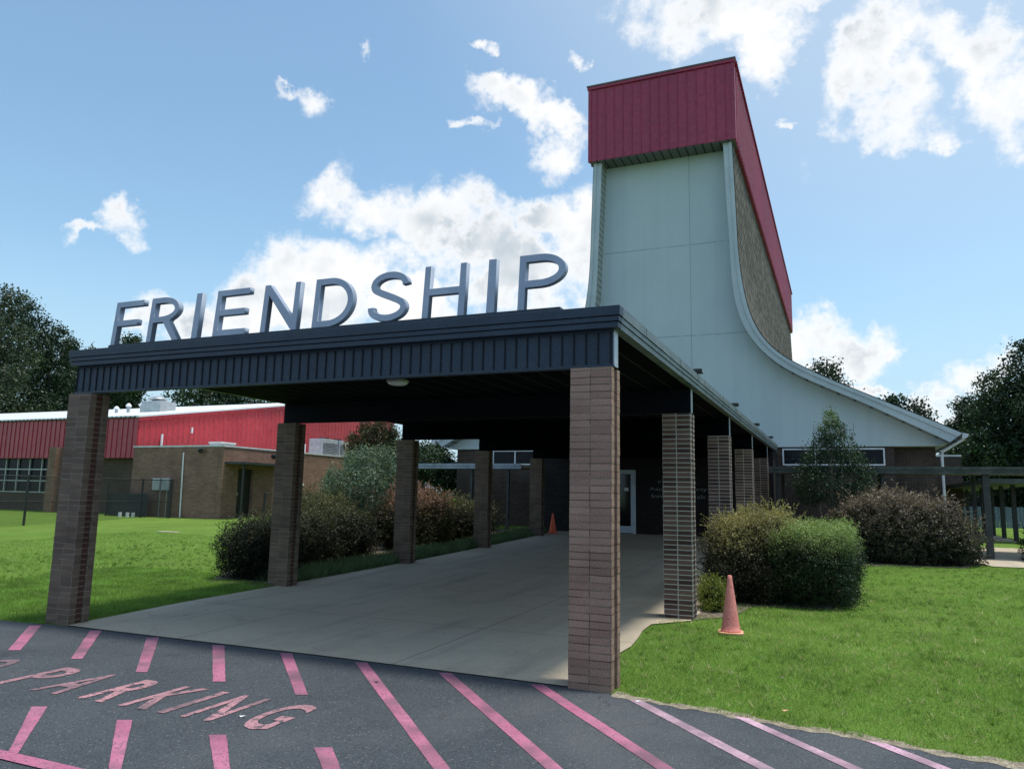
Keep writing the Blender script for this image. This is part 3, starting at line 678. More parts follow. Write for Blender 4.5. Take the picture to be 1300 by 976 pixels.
# ------------------------------------------------------------------ covered walkways
def walkway(name, label, x0, x1, y0, y1, zb_, zt, posts, roofm, postm, step=True):
    t = thing(name, label, 'walkway cover', ((x0+x1)/2, y0, gz(y0)))
    MB().box(x0, x1, y0, y1, zb_+.04, zt-.03).build('roof', M['walkroof'], t)
    f = MB(); f.box(x0-.02, x1+.02, y0-.05, y0-.001, zt-.07, zt); f.box(x0-.01, x1+.01, y0-.035, y0-.001, zb_+.05, zt-.075); f.box(x0-.02, x1+.02, y0-.055, y0-.001, zb_, zb_+.045)
    f.build('fascia', roofm, t)
    for (px, py, w) in posts:
        MB().box(px-w/2, px+w/2, py-w/2, py+w/2, gz(py)-.1, zb_+.035).build('post', postm, t, bevel=.008)
    return t
walkway('covered_walkway', 'low flat roofed walkway cover on steel posts crossing the lawn on the right', .15, 15, 15.2, 17.4, 2.47, 2.65, [(.35, 15.33, .09), (2.94, 15.33, .09), (5.24, 15.33, .15), (8.2, 15.33, .15), (11.2, 15.33, .15), (.35, 17.3, .09), (2.94, 17.3, .09), (5.24, 17.3, .09), (8.2, 17.3, .09)], M['walkroof'], M['darkpaint'])
t = thing('covered_walkway', 'second walkway cover with a row of dark posts running away behind the first', 'walkway cover', (6.9, 20, .6))
MB().box(6.0, 7.6, 20.0, 36, 2.36, 2.5).build('roof', M['walkroof'], t)
for i in range(8): MB().box(6.85, 6.97, 21.6+i*1.95, 21.72+i*1.95, .5, 2.355).build('post', M['black'], t)
walkway('covered_walkway', 'silver edged walkway cover behind the reddish shrub on the left', -15, -8.1, 17.2, 19.0, 2.63, 2.81, [(-10.0, 17.3, .1), (-13.0, 17.3, .1), (-8.6, 17.3, .1)], M['walkroof2'], M['darkpaint'])

# things beyond the right walkway
t = thing('brick_outbuilding', 'small brown brick parapet building beyond the white eave on the right', 'building', (5.7, 30, .6))
MB().box(4.95, 6.6, 30, 36, .5, 3.70).build('wall', M['brick_wall'], t); MB().box(4.93, 6.62, 29.97, 36.03, 3.703, 3.78).build('coping', M['cap'], t)
t = thing('board_fence', 'blue grey upright board fence seen through the walkway posts', 'fence', (16, 38, .6))
f = MB()
for i in range(120): f.box(7.6+i*.15, 7.738+i*.15, 38+.01*(i % 2), 38.03+.01*(i % 2), .6, 1.62+.02*math.sin(i*1.7))
f.build('boards', M['wood'], t); MB().box(7.6, 25.6, 38.045, 38.1, 1.2, 1.3).build('rail', M['wood'], t)
t = thing('low_building', 'long low tan building with a dark wall far behind the board fence', 'building', (30, 62, .6))
MB().box(9, 60, 62, 72, .5, 2.9).build('wall', M['brick_wall'], t); MB().box(8.5, 60.5, 61.5, 72.5, 2.903, 3.35).build('roof', M['tanwall'], t)
for i in range(10): MB().box(11+i*4.5, 12.6+i*4.5, 61.93, 61.99, 1.3, 2.4).build('window', M['glass'], t)

# ------------------------------------------------------------------ red metal building and low brick building on the left
rb = thing('metal_building', 'long red ribbed metal building with a white low pitched roof at far left', 'building', (-40, 30, .5))
X1, Y0, YR, Y2 = -28.0, 18.6, 34.5, 40.5; ZE, ZR, Z2 = 5.02, 7.68, 6.80; XW = -75
# gable wall (right side)
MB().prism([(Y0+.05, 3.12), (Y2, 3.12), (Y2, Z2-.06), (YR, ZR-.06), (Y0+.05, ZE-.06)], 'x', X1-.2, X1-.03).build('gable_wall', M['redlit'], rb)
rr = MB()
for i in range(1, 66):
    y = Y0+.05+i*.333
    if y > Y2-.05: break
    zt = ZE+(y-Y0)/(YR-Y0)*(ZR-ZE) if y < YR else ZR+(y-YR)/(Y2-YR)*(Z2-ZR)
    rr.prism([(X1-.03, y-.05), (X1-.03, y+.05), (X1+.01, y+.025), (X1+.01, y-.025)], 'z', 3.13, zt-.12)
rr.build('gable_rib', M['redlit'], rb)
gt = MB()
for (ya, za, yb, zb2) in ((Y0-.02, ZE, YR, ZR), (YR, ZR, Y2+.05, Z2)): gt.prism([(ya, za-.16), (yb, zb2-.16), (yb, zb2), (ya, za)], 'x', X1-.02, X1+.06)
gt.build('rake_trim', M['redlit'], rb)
MB().box(XW, X1-.05, Y0, Y0+.15, 3.12, ZE-.03).build('eave_wall', M['redshade'], rb)
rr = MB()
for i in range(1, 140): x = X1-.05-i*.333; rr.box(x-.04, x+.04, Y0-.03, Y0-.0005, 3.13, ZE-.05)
rr.build('eave_wall_rib', M['redshade'], rb)
MB().prism([(Y0-.12, ZE-.02), (YR, ZR-.02), (Y2+.1, Z2-.02), (Y2+.1, Z2+.06), (YR, ZR+.06), (Y0-.12, ZE+.06)], 'x', XW, X1+.09).build('roof', M['whitemetal'], rb)
g_ = MB().box(XW, X1-.1, Y0-.1205, Y0-.119, ZE-.04, ZE-.005)
for i in range(150): g_.box(X1-.1-i*.3, X1-.2-i*.3, Y0-.14, Y0-.121, ZE-.04, ZE+.02)
g_.build('eave_trim', M['groove'], rb)
MB().box(XW, -27.5, 19.0, 19.25, .3, 1.42).box(XW, -39.5, 19.0, 19.25, 1.4205, 3.119).box(-33.05, -27.5, 19.0, 19.25, 1.4205, 3.119).build('brick_base', brick('dark brown base brick', (.075, .05, .04), (.105, .07, .055), (.12, .105, .09)), rb)
wn = MB(); wx0, wx1, wz0, wz1 = -39.5, -33.05, 1.42, 3.11
for i in range(8):
    x = wx1-.03-i*.915; wn.box(x-.025, x+.025, 18.95, 19.03, wz0+.051, wz1)
for z in (wz0, 1.98, 2.55): wn.box(wx0, wx1, 18.93, 18.9495, z, z+.05)
wo = wn.build('window', M['galv'], rb); MB().box(wx0, wx1, 19.04, 19.06, wz0, wz1).build('pane', M['glass'], wo)
MB().box(-33.35, -32.85, 18.15, 18.55, .3, 3.62).build('buttress', M['brick_low'], rb)
for (y, za, zb2, lab) in ((19.9, 3.62, 4.32, 0), (21.7, 4.52, 4.80, 1)):
    MB().tube([(X1+.08, y, za), (X1+.08, y, zb2)], .055, 8).build('wall_pipe', M['white'], rb)
def vent(x, y, h, r, label):
    z = ZE+.06+(y-Y0)/(YR-Y0)*(ZR-ZE)
    t = thing('roof_vent', label, 'vent', (x, y, z), 'small vent pipes on the white roof')
    MB().tube([(x, y, z-.1), (x, y, z+h)], r, 10).build('pipe', M['galv'], t); MB().lathe([(r*1.7, z+h*.8), (r*1.7, z+h), (r*.6, z+h+.12)], x, y, 12).build('cap', M['white'], t)
vent(-36.25, 24, .28, .09, 'shortest small vent pipe, leftmost on the white roof'); vent(-35.3, 24, .42, .09, 'taller middle vent pipe on the white roof'); vent(-34.25, 24, .42, .09, 'vent pipe on the white roof nearest the square fan unit')
z = ZE+.06+(24-Y0)/(YR-Y0)*(ZR-ZE)
t = thing('roof_fan', 'square grey exhaust fan unit with a domed cap on the white roof', 'exhaust fan', (-33, 24, z))
MB().box(-33.75, -32.3, 23.5, 24.6, z-.15, z+.55).build('curb', M['galv'], t, bevel=.02)
MB().lathe([(.3, z+.551), (.3, z+.62), (.55, z+.66), (.5, z+.72), (.22, z+.86)], -33.05, 24, 20).build('dome', M['galv'], t, smooth=True)

bb_ = thing('brick_building', 'low flat roofed tan brick building with a dark doorway at left', 'building', (-24.5, 20, .5))
bx0, bx1, by0, by1 = -27.45, -22.15, 18.0, 30.0; bt = 3.55
m = MB(); m.box(bx0, bx1-.26, by0, by0+.25, .2, bt); m.box(bx1-.25, bx1, by0, 18.95, .2, bt); m.box(bx1-.25, bx1, 18.95, 19.9, 2.66, bt); m.box(bx1-.25, bx1, 19.9, by1, .2, bt); m.box(bx0, bx1-.26, by1-.25, by1, .2, bt); m.box(bx0, bx0+.2, by0+.26, by1-.26, .2, bt)
m.build('wall', M['brick_low'], bb_)
MB().box(bx0+.2, bx1-.2, by0+.2, by1-.2, bt-.2, bt-.05).build('roof', M['whitemetal'], bb_)
m = MB(); m.box(bx0-.03, bx1+.03, by0-.03, by0+.28, bt+.002, bt+.07); m.box(bx1-.28, bx1+.03, by0+.2805, by1, bt+.002, bt+.07); m.build('coping', M['cap'], bb_)
d = MB().box(bx1-.2, bx1-.14, 18.96, 19.89, .5, 2.655).build('door', M['black'], bb_); MB().box(bx1-.139, bx1-.1, 19.05, 19.12, 1.5, 1.62).build('handle', M['galv'], d)
MB().box(bx1+.001, bx1+1.0, 18.1, 21.3, 2.82, 2.92).build('awning', M['darkpaint'], bb_)
for y in (18.3, 21.1): MB().box(bx1+.85, bx1+.92, y-.035, y+.035, .4, 2.815).build('awning_post', M['black'], bb_)
for (a, b_) in (((bx1+.13, 20.95), 3.3), ((-23.35, by0-.13), 3.4)):
    MB().tube([(a[0], a[1], b_), (a[0]+.12, a[1]-.08, b_-.04)], .11, 10).build('wall_lamp', M['black'], bb_)
MB().tube([(-24.37, by0-.05, 3.3), (-24.30, by0-.05, .52)], .03, 8).build('conduit', M['white'], bb_)
for x in (-25.75, -25.2):
    e = MB().box(x-.22, x+.22, by0-.16, by0-.001, 1.66, 2.18).build('electrical_box', M['galv'], bb_, bevel=.01)
for x in (-25.55, -25.15): MB().tube([(x, by0-.06, 1.655), (x, by0-.06, .5)], .02, 6).build('conduit', M['galv'], bb_)
MB().box(-22.16+.011, -22.10, 23.2, 23.35, 1.98, 2.12).build('wall_socket', M['cap'], bb_)
def ac(x0, x1, y0, y1, z1, label, fan=True):
    t = thing('air_conditioner', label, 'air conditioner', ((x0+x1)/2, (y0+y1)/2, bt-.05))
    MB().box(x0, x1, y0, y1, bt-.06, z1).build('casing', M['galv'] if fan else M['tanwall'], t, bevel=.02)
    if fan:
        l = MB()
        for i in range(9): zz = bt+.12+i*.085; l.box(x1+.002, x1+.02, y0+.06, y1-.06, zz, zz+.03)
        l.build('louvre', M['darkpaint'], t); MB().lathe([(.3, z1+.001), (.3, z1+.08)], (x0+x1)/2, (y0+y1)/2, 16).build('fan_guard', M['black'], t)
ac(-24.9, -24.0, 27.1, 28.5, 4.62, 'larger dark grey roof air conditioner on the low brick building')
ac(-24.8, -24.0, 28.65, 29.1, 4.62, 'slim grey roof unit beside the larger air conditioner')
ac(-24.9, -24.0, 29.2, 29.9, 4.60, 'pale tan roof unit behind the weeping tree', False)
t = thing('roof_hatch', 'flat pale metal hatch on the low brick building roof', 'roof hatch', (-24, 20.2, bt)); MB().box(-24.7, -24.0, 19.7, 20.6, bt-.06, 3.84).build('curb', M['galv'], t, bevel=.01); MB().box(-24.73, -23.97, 19.67, 20.63, 3.842, 3.90).build('lid', M['cap'], t)
t = thing('roof_vent', 'thin white vent pipe standing on the low brick building roof', 'vent', (-24, 25.6, bt)); MB().tube([(-24, 25.6, bt-.06), (-24, 25.6, 4.2)], .06, 8).build('pipe', M['white'], t)

# chain link fences
def chain_fence(label, pts, top, posts, low=True):
    t = thing('chain_link_fence', label, 'fence', (pts[0][0], pts[0][1], gz(pts[0][1])))
    for a, b_ in zip(pts[:-1], pts[1:]):
        MB().quad((a[0], a[1], gz(a[1])), (b_[0], b_[1], gz(b_[1])), (b_[0], b_[1], top), (a[0], a[1], top)).build('mesh_panel', M['chain'], t)
        MB().tube([(a[0], a[1], top), (b_[0], b_[1], top)], .022, 6).build('top_rail', M['black'], t)
        if low: MB().tube([(a[0], a[1], top-.93), (b_[0], b_[1], top-.93)], .018, 6).build('middle_rail', M['black'], t)
    for (x, y, r) in posts: MB().tube([(x, y, gz(y)-.1), (x, y, top+.04)], r, 8).build('post', M['black'], t)
chain_fence('tall black chain link fence along the left lawn', [(-25.9, 3.0), (-25.9, 17.3), (-24.5, 17.55)], 2.1, [(-25.9, 3.2, .035), (-25.9, 7.7, .035), (-25.9, 12.2, .045), (-25.9, 17.3, .04), (-24.5, 17.55, .075)])
chain_fence('shorter black chain link fence beside the low brick building doorway', [(-21, 19.4), (-21, 29)], 1.62, [(-21, 19.4, .05), (-21, 22.2, .03), (-21, 25, .03)], False)
t = thing('screened_enclosure', 'dark screened utility enclosure with a small gate against the brick wall', 'enclosure', (-27, 17.6, .45))
e = MB()
for i in range(26): e.box(-28.2+i*.09, -28.12+i*.09, 17.55, 17.6, .5, 1.5)
e.build('screen', mottled('black privacy screen', (.02, .024, .026), (.035, .04, .042), 5, .7), t)
for x in (-28.9, -28.25): MB().tube([(x, 17.5, .4), (x, 17.5, 1.95)], .045, 8).build('gate_post', M['black'], t)
MB().tube([(-28.9, 17.5, 1.8), (-28.25, 17.5, 1.8)], .025, 6).build('gate_rail', M['black'], t)
for i, x in enumerate((-27.0, -26.55, -26.2)):
    o = MB().tube([(x, 17.2, .45), (x, 17.2, .68)], .07, 8).build('utility_pipe', M['white'], None, origin=(x, 17.2, .46))
    tag(o, ['white capped pipe stub in the grass, left one by the fence', 'white capped pipe stub in the grass, middle one', 'white capped pipe stub in the grass, nearest the electrical boxes'][i], 'pipe', 'white pipe stubs by the fence')
o = MB().box(-19.4, -18.5, 12.35, 12.62, .285, .305).build('paving_slab', M['concrete'], origin=(-19, 12.5, .3)); tag(o, 'thin pale slab lying flat in the left lawn', 'slab')

# ------------------------------------------------------------------ traffic cones
def cone(x, y, zb, h, rb_, mb, mf, label, rot):
    t = thing('traffic_cone', label, 'traffic cone', (x, y, zb))
    s = rb_*1.32; m = MB()
    P = []
    for k in range(4):
        for j in (-20, 0, 20):
            a = R(rot+45+90*k+j); q = 1.30 if j == 0 else 1.12
            P.append((x+s*q*math.cos(a), y+s*q*math.sin(a)))
    m.prism(P, 'z', zb+.002, zb+.028); m.build('base', mf, t, bevel=.004)
    prof = [(rb_*1.10, zb+.028), (rb_*1.06, zb+.045), (rb_, zb+.055)] + [(rb_+(rb_*.22-rb_)*i/12, zb+.055+(h-.06)*i/12) for i in range(1, 13)] + [(rb_*.19, zb+h), (rb_*.12, zb+h-.01)]
    m = MB(); m.lathe(prof, x, y, 40); m.build('cone_body', mb, t, smooth=True)
    if h > .65:
        hole = MB().tube([(x-.005, y-rb_*.245, zb+h-.045), (x-.005, y-rb_*.21, zb+h-.047)], .009, 10).build('hole', M['black'], t)
cone(.585, 3.40, .052, .715, .115, M['cone_pink'], M['cone_base'], 'sun faded pink traffic cone standing on the grass by the hedge', 8)
cone(-7.0, 17.45, .50, .66, .125, M['cone_orange'], M['cone_orange'], 'bright orange traffic cone in the shade by the entrance wall', 20)

# ------------------------------------------------------------------ vegetation
LM = dict(
 pine=leafmat('dark pine needles', (.012, .028, .015), (.032, .060, .028), trans=.15),
 pine2=leafmat('olive pine needles', (.020, .036, .016), (.042, .064, .026), trans=.15),
 broad=leafmat('dark broad leaves', (.015, .036, .016), (.038, .074, .030), trans=.2),
 box=leafmat('clipped green hedge leaves', (.010, .026, .009), (.022, .048, .016), (.20, .28, .085), .25, .90, 1.18),  # sunlit top and shaded lower leaves put into the colour by height
 lor=leafmat('olive red loropetalum leaves', (.010, .013, .007), (.028, .030, .014), (.32, .29, .12), .28, .95, 1.4),  # olive top brightened as lit, base darkened as shade, in the leaf colour
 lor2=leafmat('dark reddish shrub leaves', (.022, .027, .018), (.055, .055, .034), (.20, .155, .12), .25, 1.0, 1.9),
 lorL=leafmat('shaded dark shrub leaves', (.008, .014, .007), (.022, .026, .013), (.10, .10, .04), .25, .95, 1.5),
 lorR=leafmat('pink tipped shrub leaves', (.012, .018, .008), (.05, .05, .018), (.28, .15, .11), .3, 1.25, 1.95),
 spirea=leafmat('yellow green leaves', (.11, .16, .025), (.22, .24, .05), trans=.3),
 weep=leafmat('grey green willowy leaves', (.08, .125, .08), (.16, .215, .14), trans=.3),
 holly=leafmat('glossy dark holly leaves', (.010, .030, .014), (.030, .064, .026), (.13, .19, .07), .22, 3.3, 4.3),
 myrtle=leafmat('brown green twiggy leaves', (.028, .042, .018), (.085, .07, .03), trans=.25),
 liri=leafmat('strap leaves', (.06, .12, .05), (.16, .22, .11), trans=.25),
 tuft=leafmat('taller grass', (.085, .17, .028), (.17, .27, .05), trans=.35, gloss=.6),
 dry=leafmat('dry grass', (.34, .31, .15), (.50, .46, .26), trans=.3, gloss=.7),
 grass=leafmat('grass blades', (.11, .225, .038), (.205, .325, .068), trans=.35, gloss=.6))

def shoots(P0, D0, nleaf, length, mat_size):
    """arching leafy shoots leaving the surface: returns leaf centres and directions"""
    out = []; dr_ = []
    for p, d in zip(P0, D0):
        L = length*random.uniform(.4, 1.2); d = d+RNG.normal(0, .35, 3); d[2] = abs(d[2])+.25; d /= np.linalg.norm(d); side = RNG.normal(0, 1, 3); side[2] = 0
        for i in range(nleaf):
            t = (i+.5)/nleaf; q = p+d*L*t+side*.12*L*t*t+np.array([0, 0, -.25*L*t*t]); out.append(q+RNG.normal(0, .006, 3)); dr_.append(RNG.normal(0, 1, 3))
    return np.array(out), np.array(dr_)
def bush(name, label, cat, lumps, n, leaf, mat, nshoot=0, slen=.3, power=2.3, thick=.18, group=None, core=True, top=.0, cluster=14, spread=.035):
    L = np.array(lumps); cx, cy = L[:, 0].mean(), L[:, 1].mean(); zb = gz(cy)
    t = thing(name, label, cat, (cx, cy, zb), group)
    # material z thresholds are absolute, so the foliage keeps world coordinates
    P, D = lump_points(lumps, n, power, thick, cluster=cluster, spread=spread)
    keep = P[:, 2] > gza(P[:, 1])+.02; P, D = P[keep], D[keep]
    # cull bottom leaves thinly
    if nshoot:
        P2, D2 = lump_points(lumps, nshoot*2, power, .03); q = D2[:, 2] > top; P2, D2 = P2[q][:nshoot], D2[q][:nshoot]
        S1, S2 = shoots(P2, D2, 14, slen, leaf); P = np.vstack([P, S1]); D = np.vstack([D, S2])
    o = leaves('foliage', P, D, leaf, leaf*.55, mat, None, 1.0); o.parent = t; o.matrix_parent_inverse = Matrix.Translation(-Vector(t.location))
    # added opaque dark core: inner shade of the plant put into a solid
    m = MB()
    for l in lumps:
        rows, cols_ = 9, 14; v = []; f = []
        for i in range(rows+1):
            for j in range(cols_):
                th = math.pi*i/rows; ph = 2*math.pi*j/cols_; d = (math.sin(th)*math.cos(ph), math.sin(th)*math.sin(ph), math.cos(th))
                k_ = .70/((abs(d[0])**power+abs(d[1])**power+abs(d[2])**power)**(1/power))*random.uniform(.9, 1.03)
                v.append((l[0]+d[0]*l[3]*k_, l[1]+d[1]*l[4]*k_, l[2]+d[2]*l[5]*k_))
        for i in range(rows):
            for j in range(cols_): f.append((i*cols_+j, i*cols_+(j+1) % cols_, (i+1)*cols_+(j+1) % cols_, (i+1)*cols_+j))
        m.add(v, f)
    if core: m.build('dark_core', M['inner'], t)
    # stems
    m = MB()
    for i in range(10 if len(lumps) < 7 else 0):
        a = random.uniform(0, 6.28); l = lumps[i % len(lumps)]
        zc = gz(l[1]); m.tube([(l[0], l[1], zc-.05), (l[0]+.3*l[3]*math.cos(a), l[1]+.3*l[4]*math.sin(a), zc+.5*(l[2]+l[5]-zc)), (l[0]+.6*l[3]*math.cos(a), l[1]+.6*l[4]*math.sin(a), zc+.8*(l[2]+l[5]-zc))], .016, 5, .006)
    if m.v: m.build('stems', M['bark'], t)
    return t
# right hand beds
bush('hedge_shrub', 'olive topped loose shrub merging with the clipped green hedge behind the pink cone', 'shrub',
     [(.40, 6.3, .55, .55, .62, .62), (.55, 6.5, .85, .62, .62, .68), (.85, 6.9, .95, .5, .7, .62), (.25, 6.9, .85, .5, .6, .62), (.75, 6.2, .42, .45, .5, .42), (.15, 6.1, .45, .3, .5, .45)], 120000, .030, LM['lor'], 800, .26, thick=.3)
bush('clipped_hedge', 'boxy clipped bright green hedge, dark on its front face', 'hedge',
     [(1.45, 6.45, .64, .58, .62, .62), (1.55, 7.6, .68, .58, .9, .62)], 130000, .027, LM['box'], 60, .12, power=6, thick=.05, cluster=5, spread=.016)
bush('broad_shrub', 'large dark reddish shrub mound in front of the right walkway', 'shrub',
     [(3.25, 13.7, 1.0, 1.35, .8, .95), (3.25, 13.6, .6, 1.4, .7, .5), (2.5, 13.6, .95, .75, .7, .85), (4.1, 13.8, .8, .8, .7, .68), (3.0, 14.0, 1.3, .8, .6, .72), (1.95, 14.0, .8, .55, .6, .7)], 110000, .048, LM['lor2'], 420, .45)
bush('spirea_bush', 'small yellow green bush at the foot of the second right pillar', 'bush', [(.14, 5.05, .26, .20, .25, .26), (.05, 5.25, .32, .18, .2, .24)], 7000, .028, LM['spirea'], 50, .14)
bush('edge_bush', 'dark green bush cut by the right edge of the photo beside the path', 'bush', [(6.45, 15.2, .75, .55, .6, .55)], 9000, .05, LM['broad'], 30, .2)
flat('mulch_bed', [(14.6, 5.9, 7.1), (15.8, 5.9, 7.1)], M['mulch'], .022)
bush('low_hedge', 'low green hedge row far behind the right walkway posts', 'hedge', [(9.5+i*1.6, 27.5, .75, 1.0, .5, .32) for i in range(7)], 16000, .07, LM['broad'], 0)
# left hand bed
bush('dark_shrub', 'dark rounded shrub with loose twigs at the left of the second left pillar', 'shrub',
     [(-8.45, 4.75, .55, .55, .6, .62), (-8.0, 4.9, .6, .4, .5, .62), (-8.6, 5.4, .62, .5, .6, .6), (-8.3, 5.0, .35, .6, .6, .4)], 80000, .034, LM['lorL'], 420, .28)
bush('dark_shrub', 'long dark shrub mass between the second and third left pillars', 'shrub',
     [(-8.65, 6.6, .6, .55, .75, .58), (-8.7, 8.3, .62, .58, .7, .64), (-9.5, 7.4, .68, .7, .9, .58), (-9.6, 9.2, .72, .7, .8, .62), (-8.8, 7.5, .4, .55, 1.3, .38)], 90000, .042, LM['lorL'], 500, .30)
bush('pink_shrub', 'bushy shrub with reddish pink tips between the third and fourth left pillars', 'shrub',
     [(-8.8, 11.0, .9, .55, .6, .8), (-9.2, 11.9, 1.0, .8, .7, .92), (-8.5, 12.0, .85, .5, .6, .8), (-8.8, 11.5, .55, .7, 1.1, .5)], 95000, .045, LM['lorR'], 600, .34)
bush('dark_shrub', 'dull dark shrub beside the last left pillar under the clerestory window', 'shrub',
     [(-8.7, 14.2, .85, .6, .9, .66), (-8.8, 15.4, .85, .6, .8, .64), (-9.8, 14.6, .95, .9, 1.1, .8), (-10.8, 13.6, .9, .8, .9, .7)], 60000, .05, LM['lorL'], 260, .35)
bush('willowy_bush', 'brownish wispy bush below the weeping tree on the left', 'bush', [(-10.6, 9.6, .8, .8, .8, .75), (-11.3, 10.6, .9, .9, .8, .8), (-12.2, 11.2, .8, .9, .8, .7), (-12.0, 12.8, .8, .9, .8, .7)], 50000, .05, LM['lorL'], 350, .5)

def tree(name, label, x, y, h, crown, leafn, leaf, mat, trunk_r, bark='bark', z0=.55, stems=1, group=None, lean=0, nl=None):
    """crown: list of clumps (dx,dy,z,rx,ry,rz) absolute z"""
    t = thing(name, label, 'tree', (x, y, z0), group)
    m = MB(); cc = np.array(crown); top_ = cc[:, 2].max()
    for s in range(stems):
        ox = random.uniform(-.12, .12)*(stems > 1)*3; oy = random.uniform(-.1, .1)*(stems > 1)*2
        pts = [(x+ox, y+oy, z0-.1)]
        for i in range(1, 6):
            q = i/5; pts.append((x+ox*(1+q)+random.uniform(-.01, .01)*h, y+oy*(1+q)+random.uniform(-.01, .01)*h, z0+(top_-z0)*q*.95))
        m.tube(pts, trunk_r, 8, trunk_r*.25)
    for c in crown[::max(1, len(crown)//14)]:
        zz = max(z0+.3*(c[2]-z0), c[2]-c[5]-.12*h); m.tube([(x, y, zz), ((x+c[0]*.6+x)/2, y+c[1]*.4, (zz+c[2])/2), (x+c[0], y+c[1], c[2])], trunk_r*.35, 5, trunk_r*.08)
    m.build('trunk', M[bark], t)
    lm = [(x+c[0], y+c[1], c[2], c[3], c[4], c[5]) for c in crown]
    P, D = lump_points(lm, leafn, 2.0, .24, .12, cluster=7 if leaf > .2 else 5, spread=leaf*.9)
    o = leaves('crown', P, D, leaf, leaf*.6, mat, None, .9); o.parent = t; o.matrix_parent_inverse = Matrix.Translation(-Vector(t.location))
    return t
def crown_gen(h, r, base, n, z0=.55, conical=.6, cl=.24, sq=.75):
    out = []
    for i in range(n):
        q = (i+.5)/n; z = z0+h*(base+(1-base)*q**.9)
        prof = math.sin(math.pi*min(1, max(0, .12+.85*q)))**.7*(1-conical*q)+.05; rr = r*prof*random.uniform(.25, 1.0); a = i*2.4+random.uniform(-.6, .6)
        c = r*cl*random.uniform(.75, 1.35)*(1.1-.45*q); out.append((rr*math.cos(a), rr*math.sin(a), min(z, z0+h-c*.7), c, c, c*sq*random.uniform(.8, 1.1)))
    return out
def polar(az, dist): return 1.94+dist*math.sin(R(az)), -6.8+dist*math.cos(R(az))
# far left pines
GL = 'pines behind the red metal building'
for az, d, h, r, mt, lab in (
  (-62, 92, 21, 6.0, 'pine', 'tall dark pine cut by the left edge of the photo'),
  (-58.2, 88, 20.4, 5.2, 'pine2', 'tallest dark pine at the far left above the white roof'),
  (-57.0, 93, 20.8, 4.2, 'pine', 'pine with an uneven shoulder right of the tallest left one'),
  (-55.3, 95, 18.6, 4.2, 'pine', 'round topped pine standing left of the canopy end'),
  (-54.1, 99, 17.6, 2.8, 'pine', 'narrow pine just left of the canopy corner'),
  (-52.8, 128, 21.6, 3.4, 'pine2', 'distant pale pine tip left of the letter F'),
  (-51.9, 132, 22.0, 3.4, 'pine2', 'second distant pine tip left of the letter F'),
  (-50.6, 120, 22.6, 3.6, 'broad', 'distant tree between the letters F and R'),
  (-45.8, 112, 17.2, 6.5, 'broad', 'dark tree behind the roof vents'),
  (-43.5, 110, 17.0, 7.0, 'pine', 'dark tree behind the exhaust fan'),
  (-41.0, 113, 15.6, 7.0, 'broad', 'dark tree behind the right of the white roof'),
  (-38.3, 118, 11.5, 6.5, 'broad', 'dark tree low behind the red gable peak')):
    x, y = polar(az, d); tree('pine_tree' if mt != 'broad' else 'broadleaf_tree', lab, x, y, h, crown_gen(h, r, .10, 60, conical=.5, cl=.30), 34000, .29 if d < 105 else .40, LM[mt], .28, group=GL)
# right trees
GR = 'trees beyond the right walkway'
for az, d, h, r, mt, lab in (
  (8.0, 76, 10.3, 3.4, 'pine', 'lower leftmost tree right of the white eave'),
  (9.7, 72, 11.8, 3.8, 'broad', 'mid height dark tree right of the white eave'),
  (11.6, 70, 13.8, 4.2, 'pine', 'tall dark pine near the right edge of the photo'),
  (13.8, 68, 14.6, 5.0, 'pine', 'tallest pine cut by the right edge of the photo'),
  (16.5, 70, 13.4, 5.4, 'pine', 'dark pine just outside the right edge'),
  (11.6, 88, 10.0, 5.0, 'broad', 'farther dark tree filling the gap on the right')):
    x, y = polar(az, d); tree('pine_tree' if mt != 'broad' else 'broadleaf_tree', lab, x, y, h, crown_gen(h, r, .02, 60, conical=.45, cl=.31), 44000, .25, LM[mt], .3, group=GR)
for az, d, h, lab in ((-.9, 84, 15.6, 'tree top peeking over the sloping roof beside the red box'), (3.7, 82, 11.3, 'tree top peeking over the lower part of the sloping roof')):
    x, y = polar(az, d); tree('pine_tree', lab, x, y, h, crown_gen(h, 3.6, .3, 30, conical=.3, cl=.3), 16000, .32, LM['pine'], .25, group='tree tops over the gym roof')
wd = []
for a in np.arange(-66, 24, .55):
    d = 210+RNG.uniform(-14, 14); x, y = polar(a, d); hh = RNG.uniform(5.0, 8.0); wd.append((x, y, hh*.75, 4.2, 4.2, hh*.8))
P, D = lump_points(wd, 90000, 2.0, .3, .12); k = P[:, 2] > 0
o = leaves('far_woods', P[k], D[k], .95, .6, LM['pine'], None, .9); tag(o, 'low band of far off dark woods along the horizon', 'woods', kind='stuff')
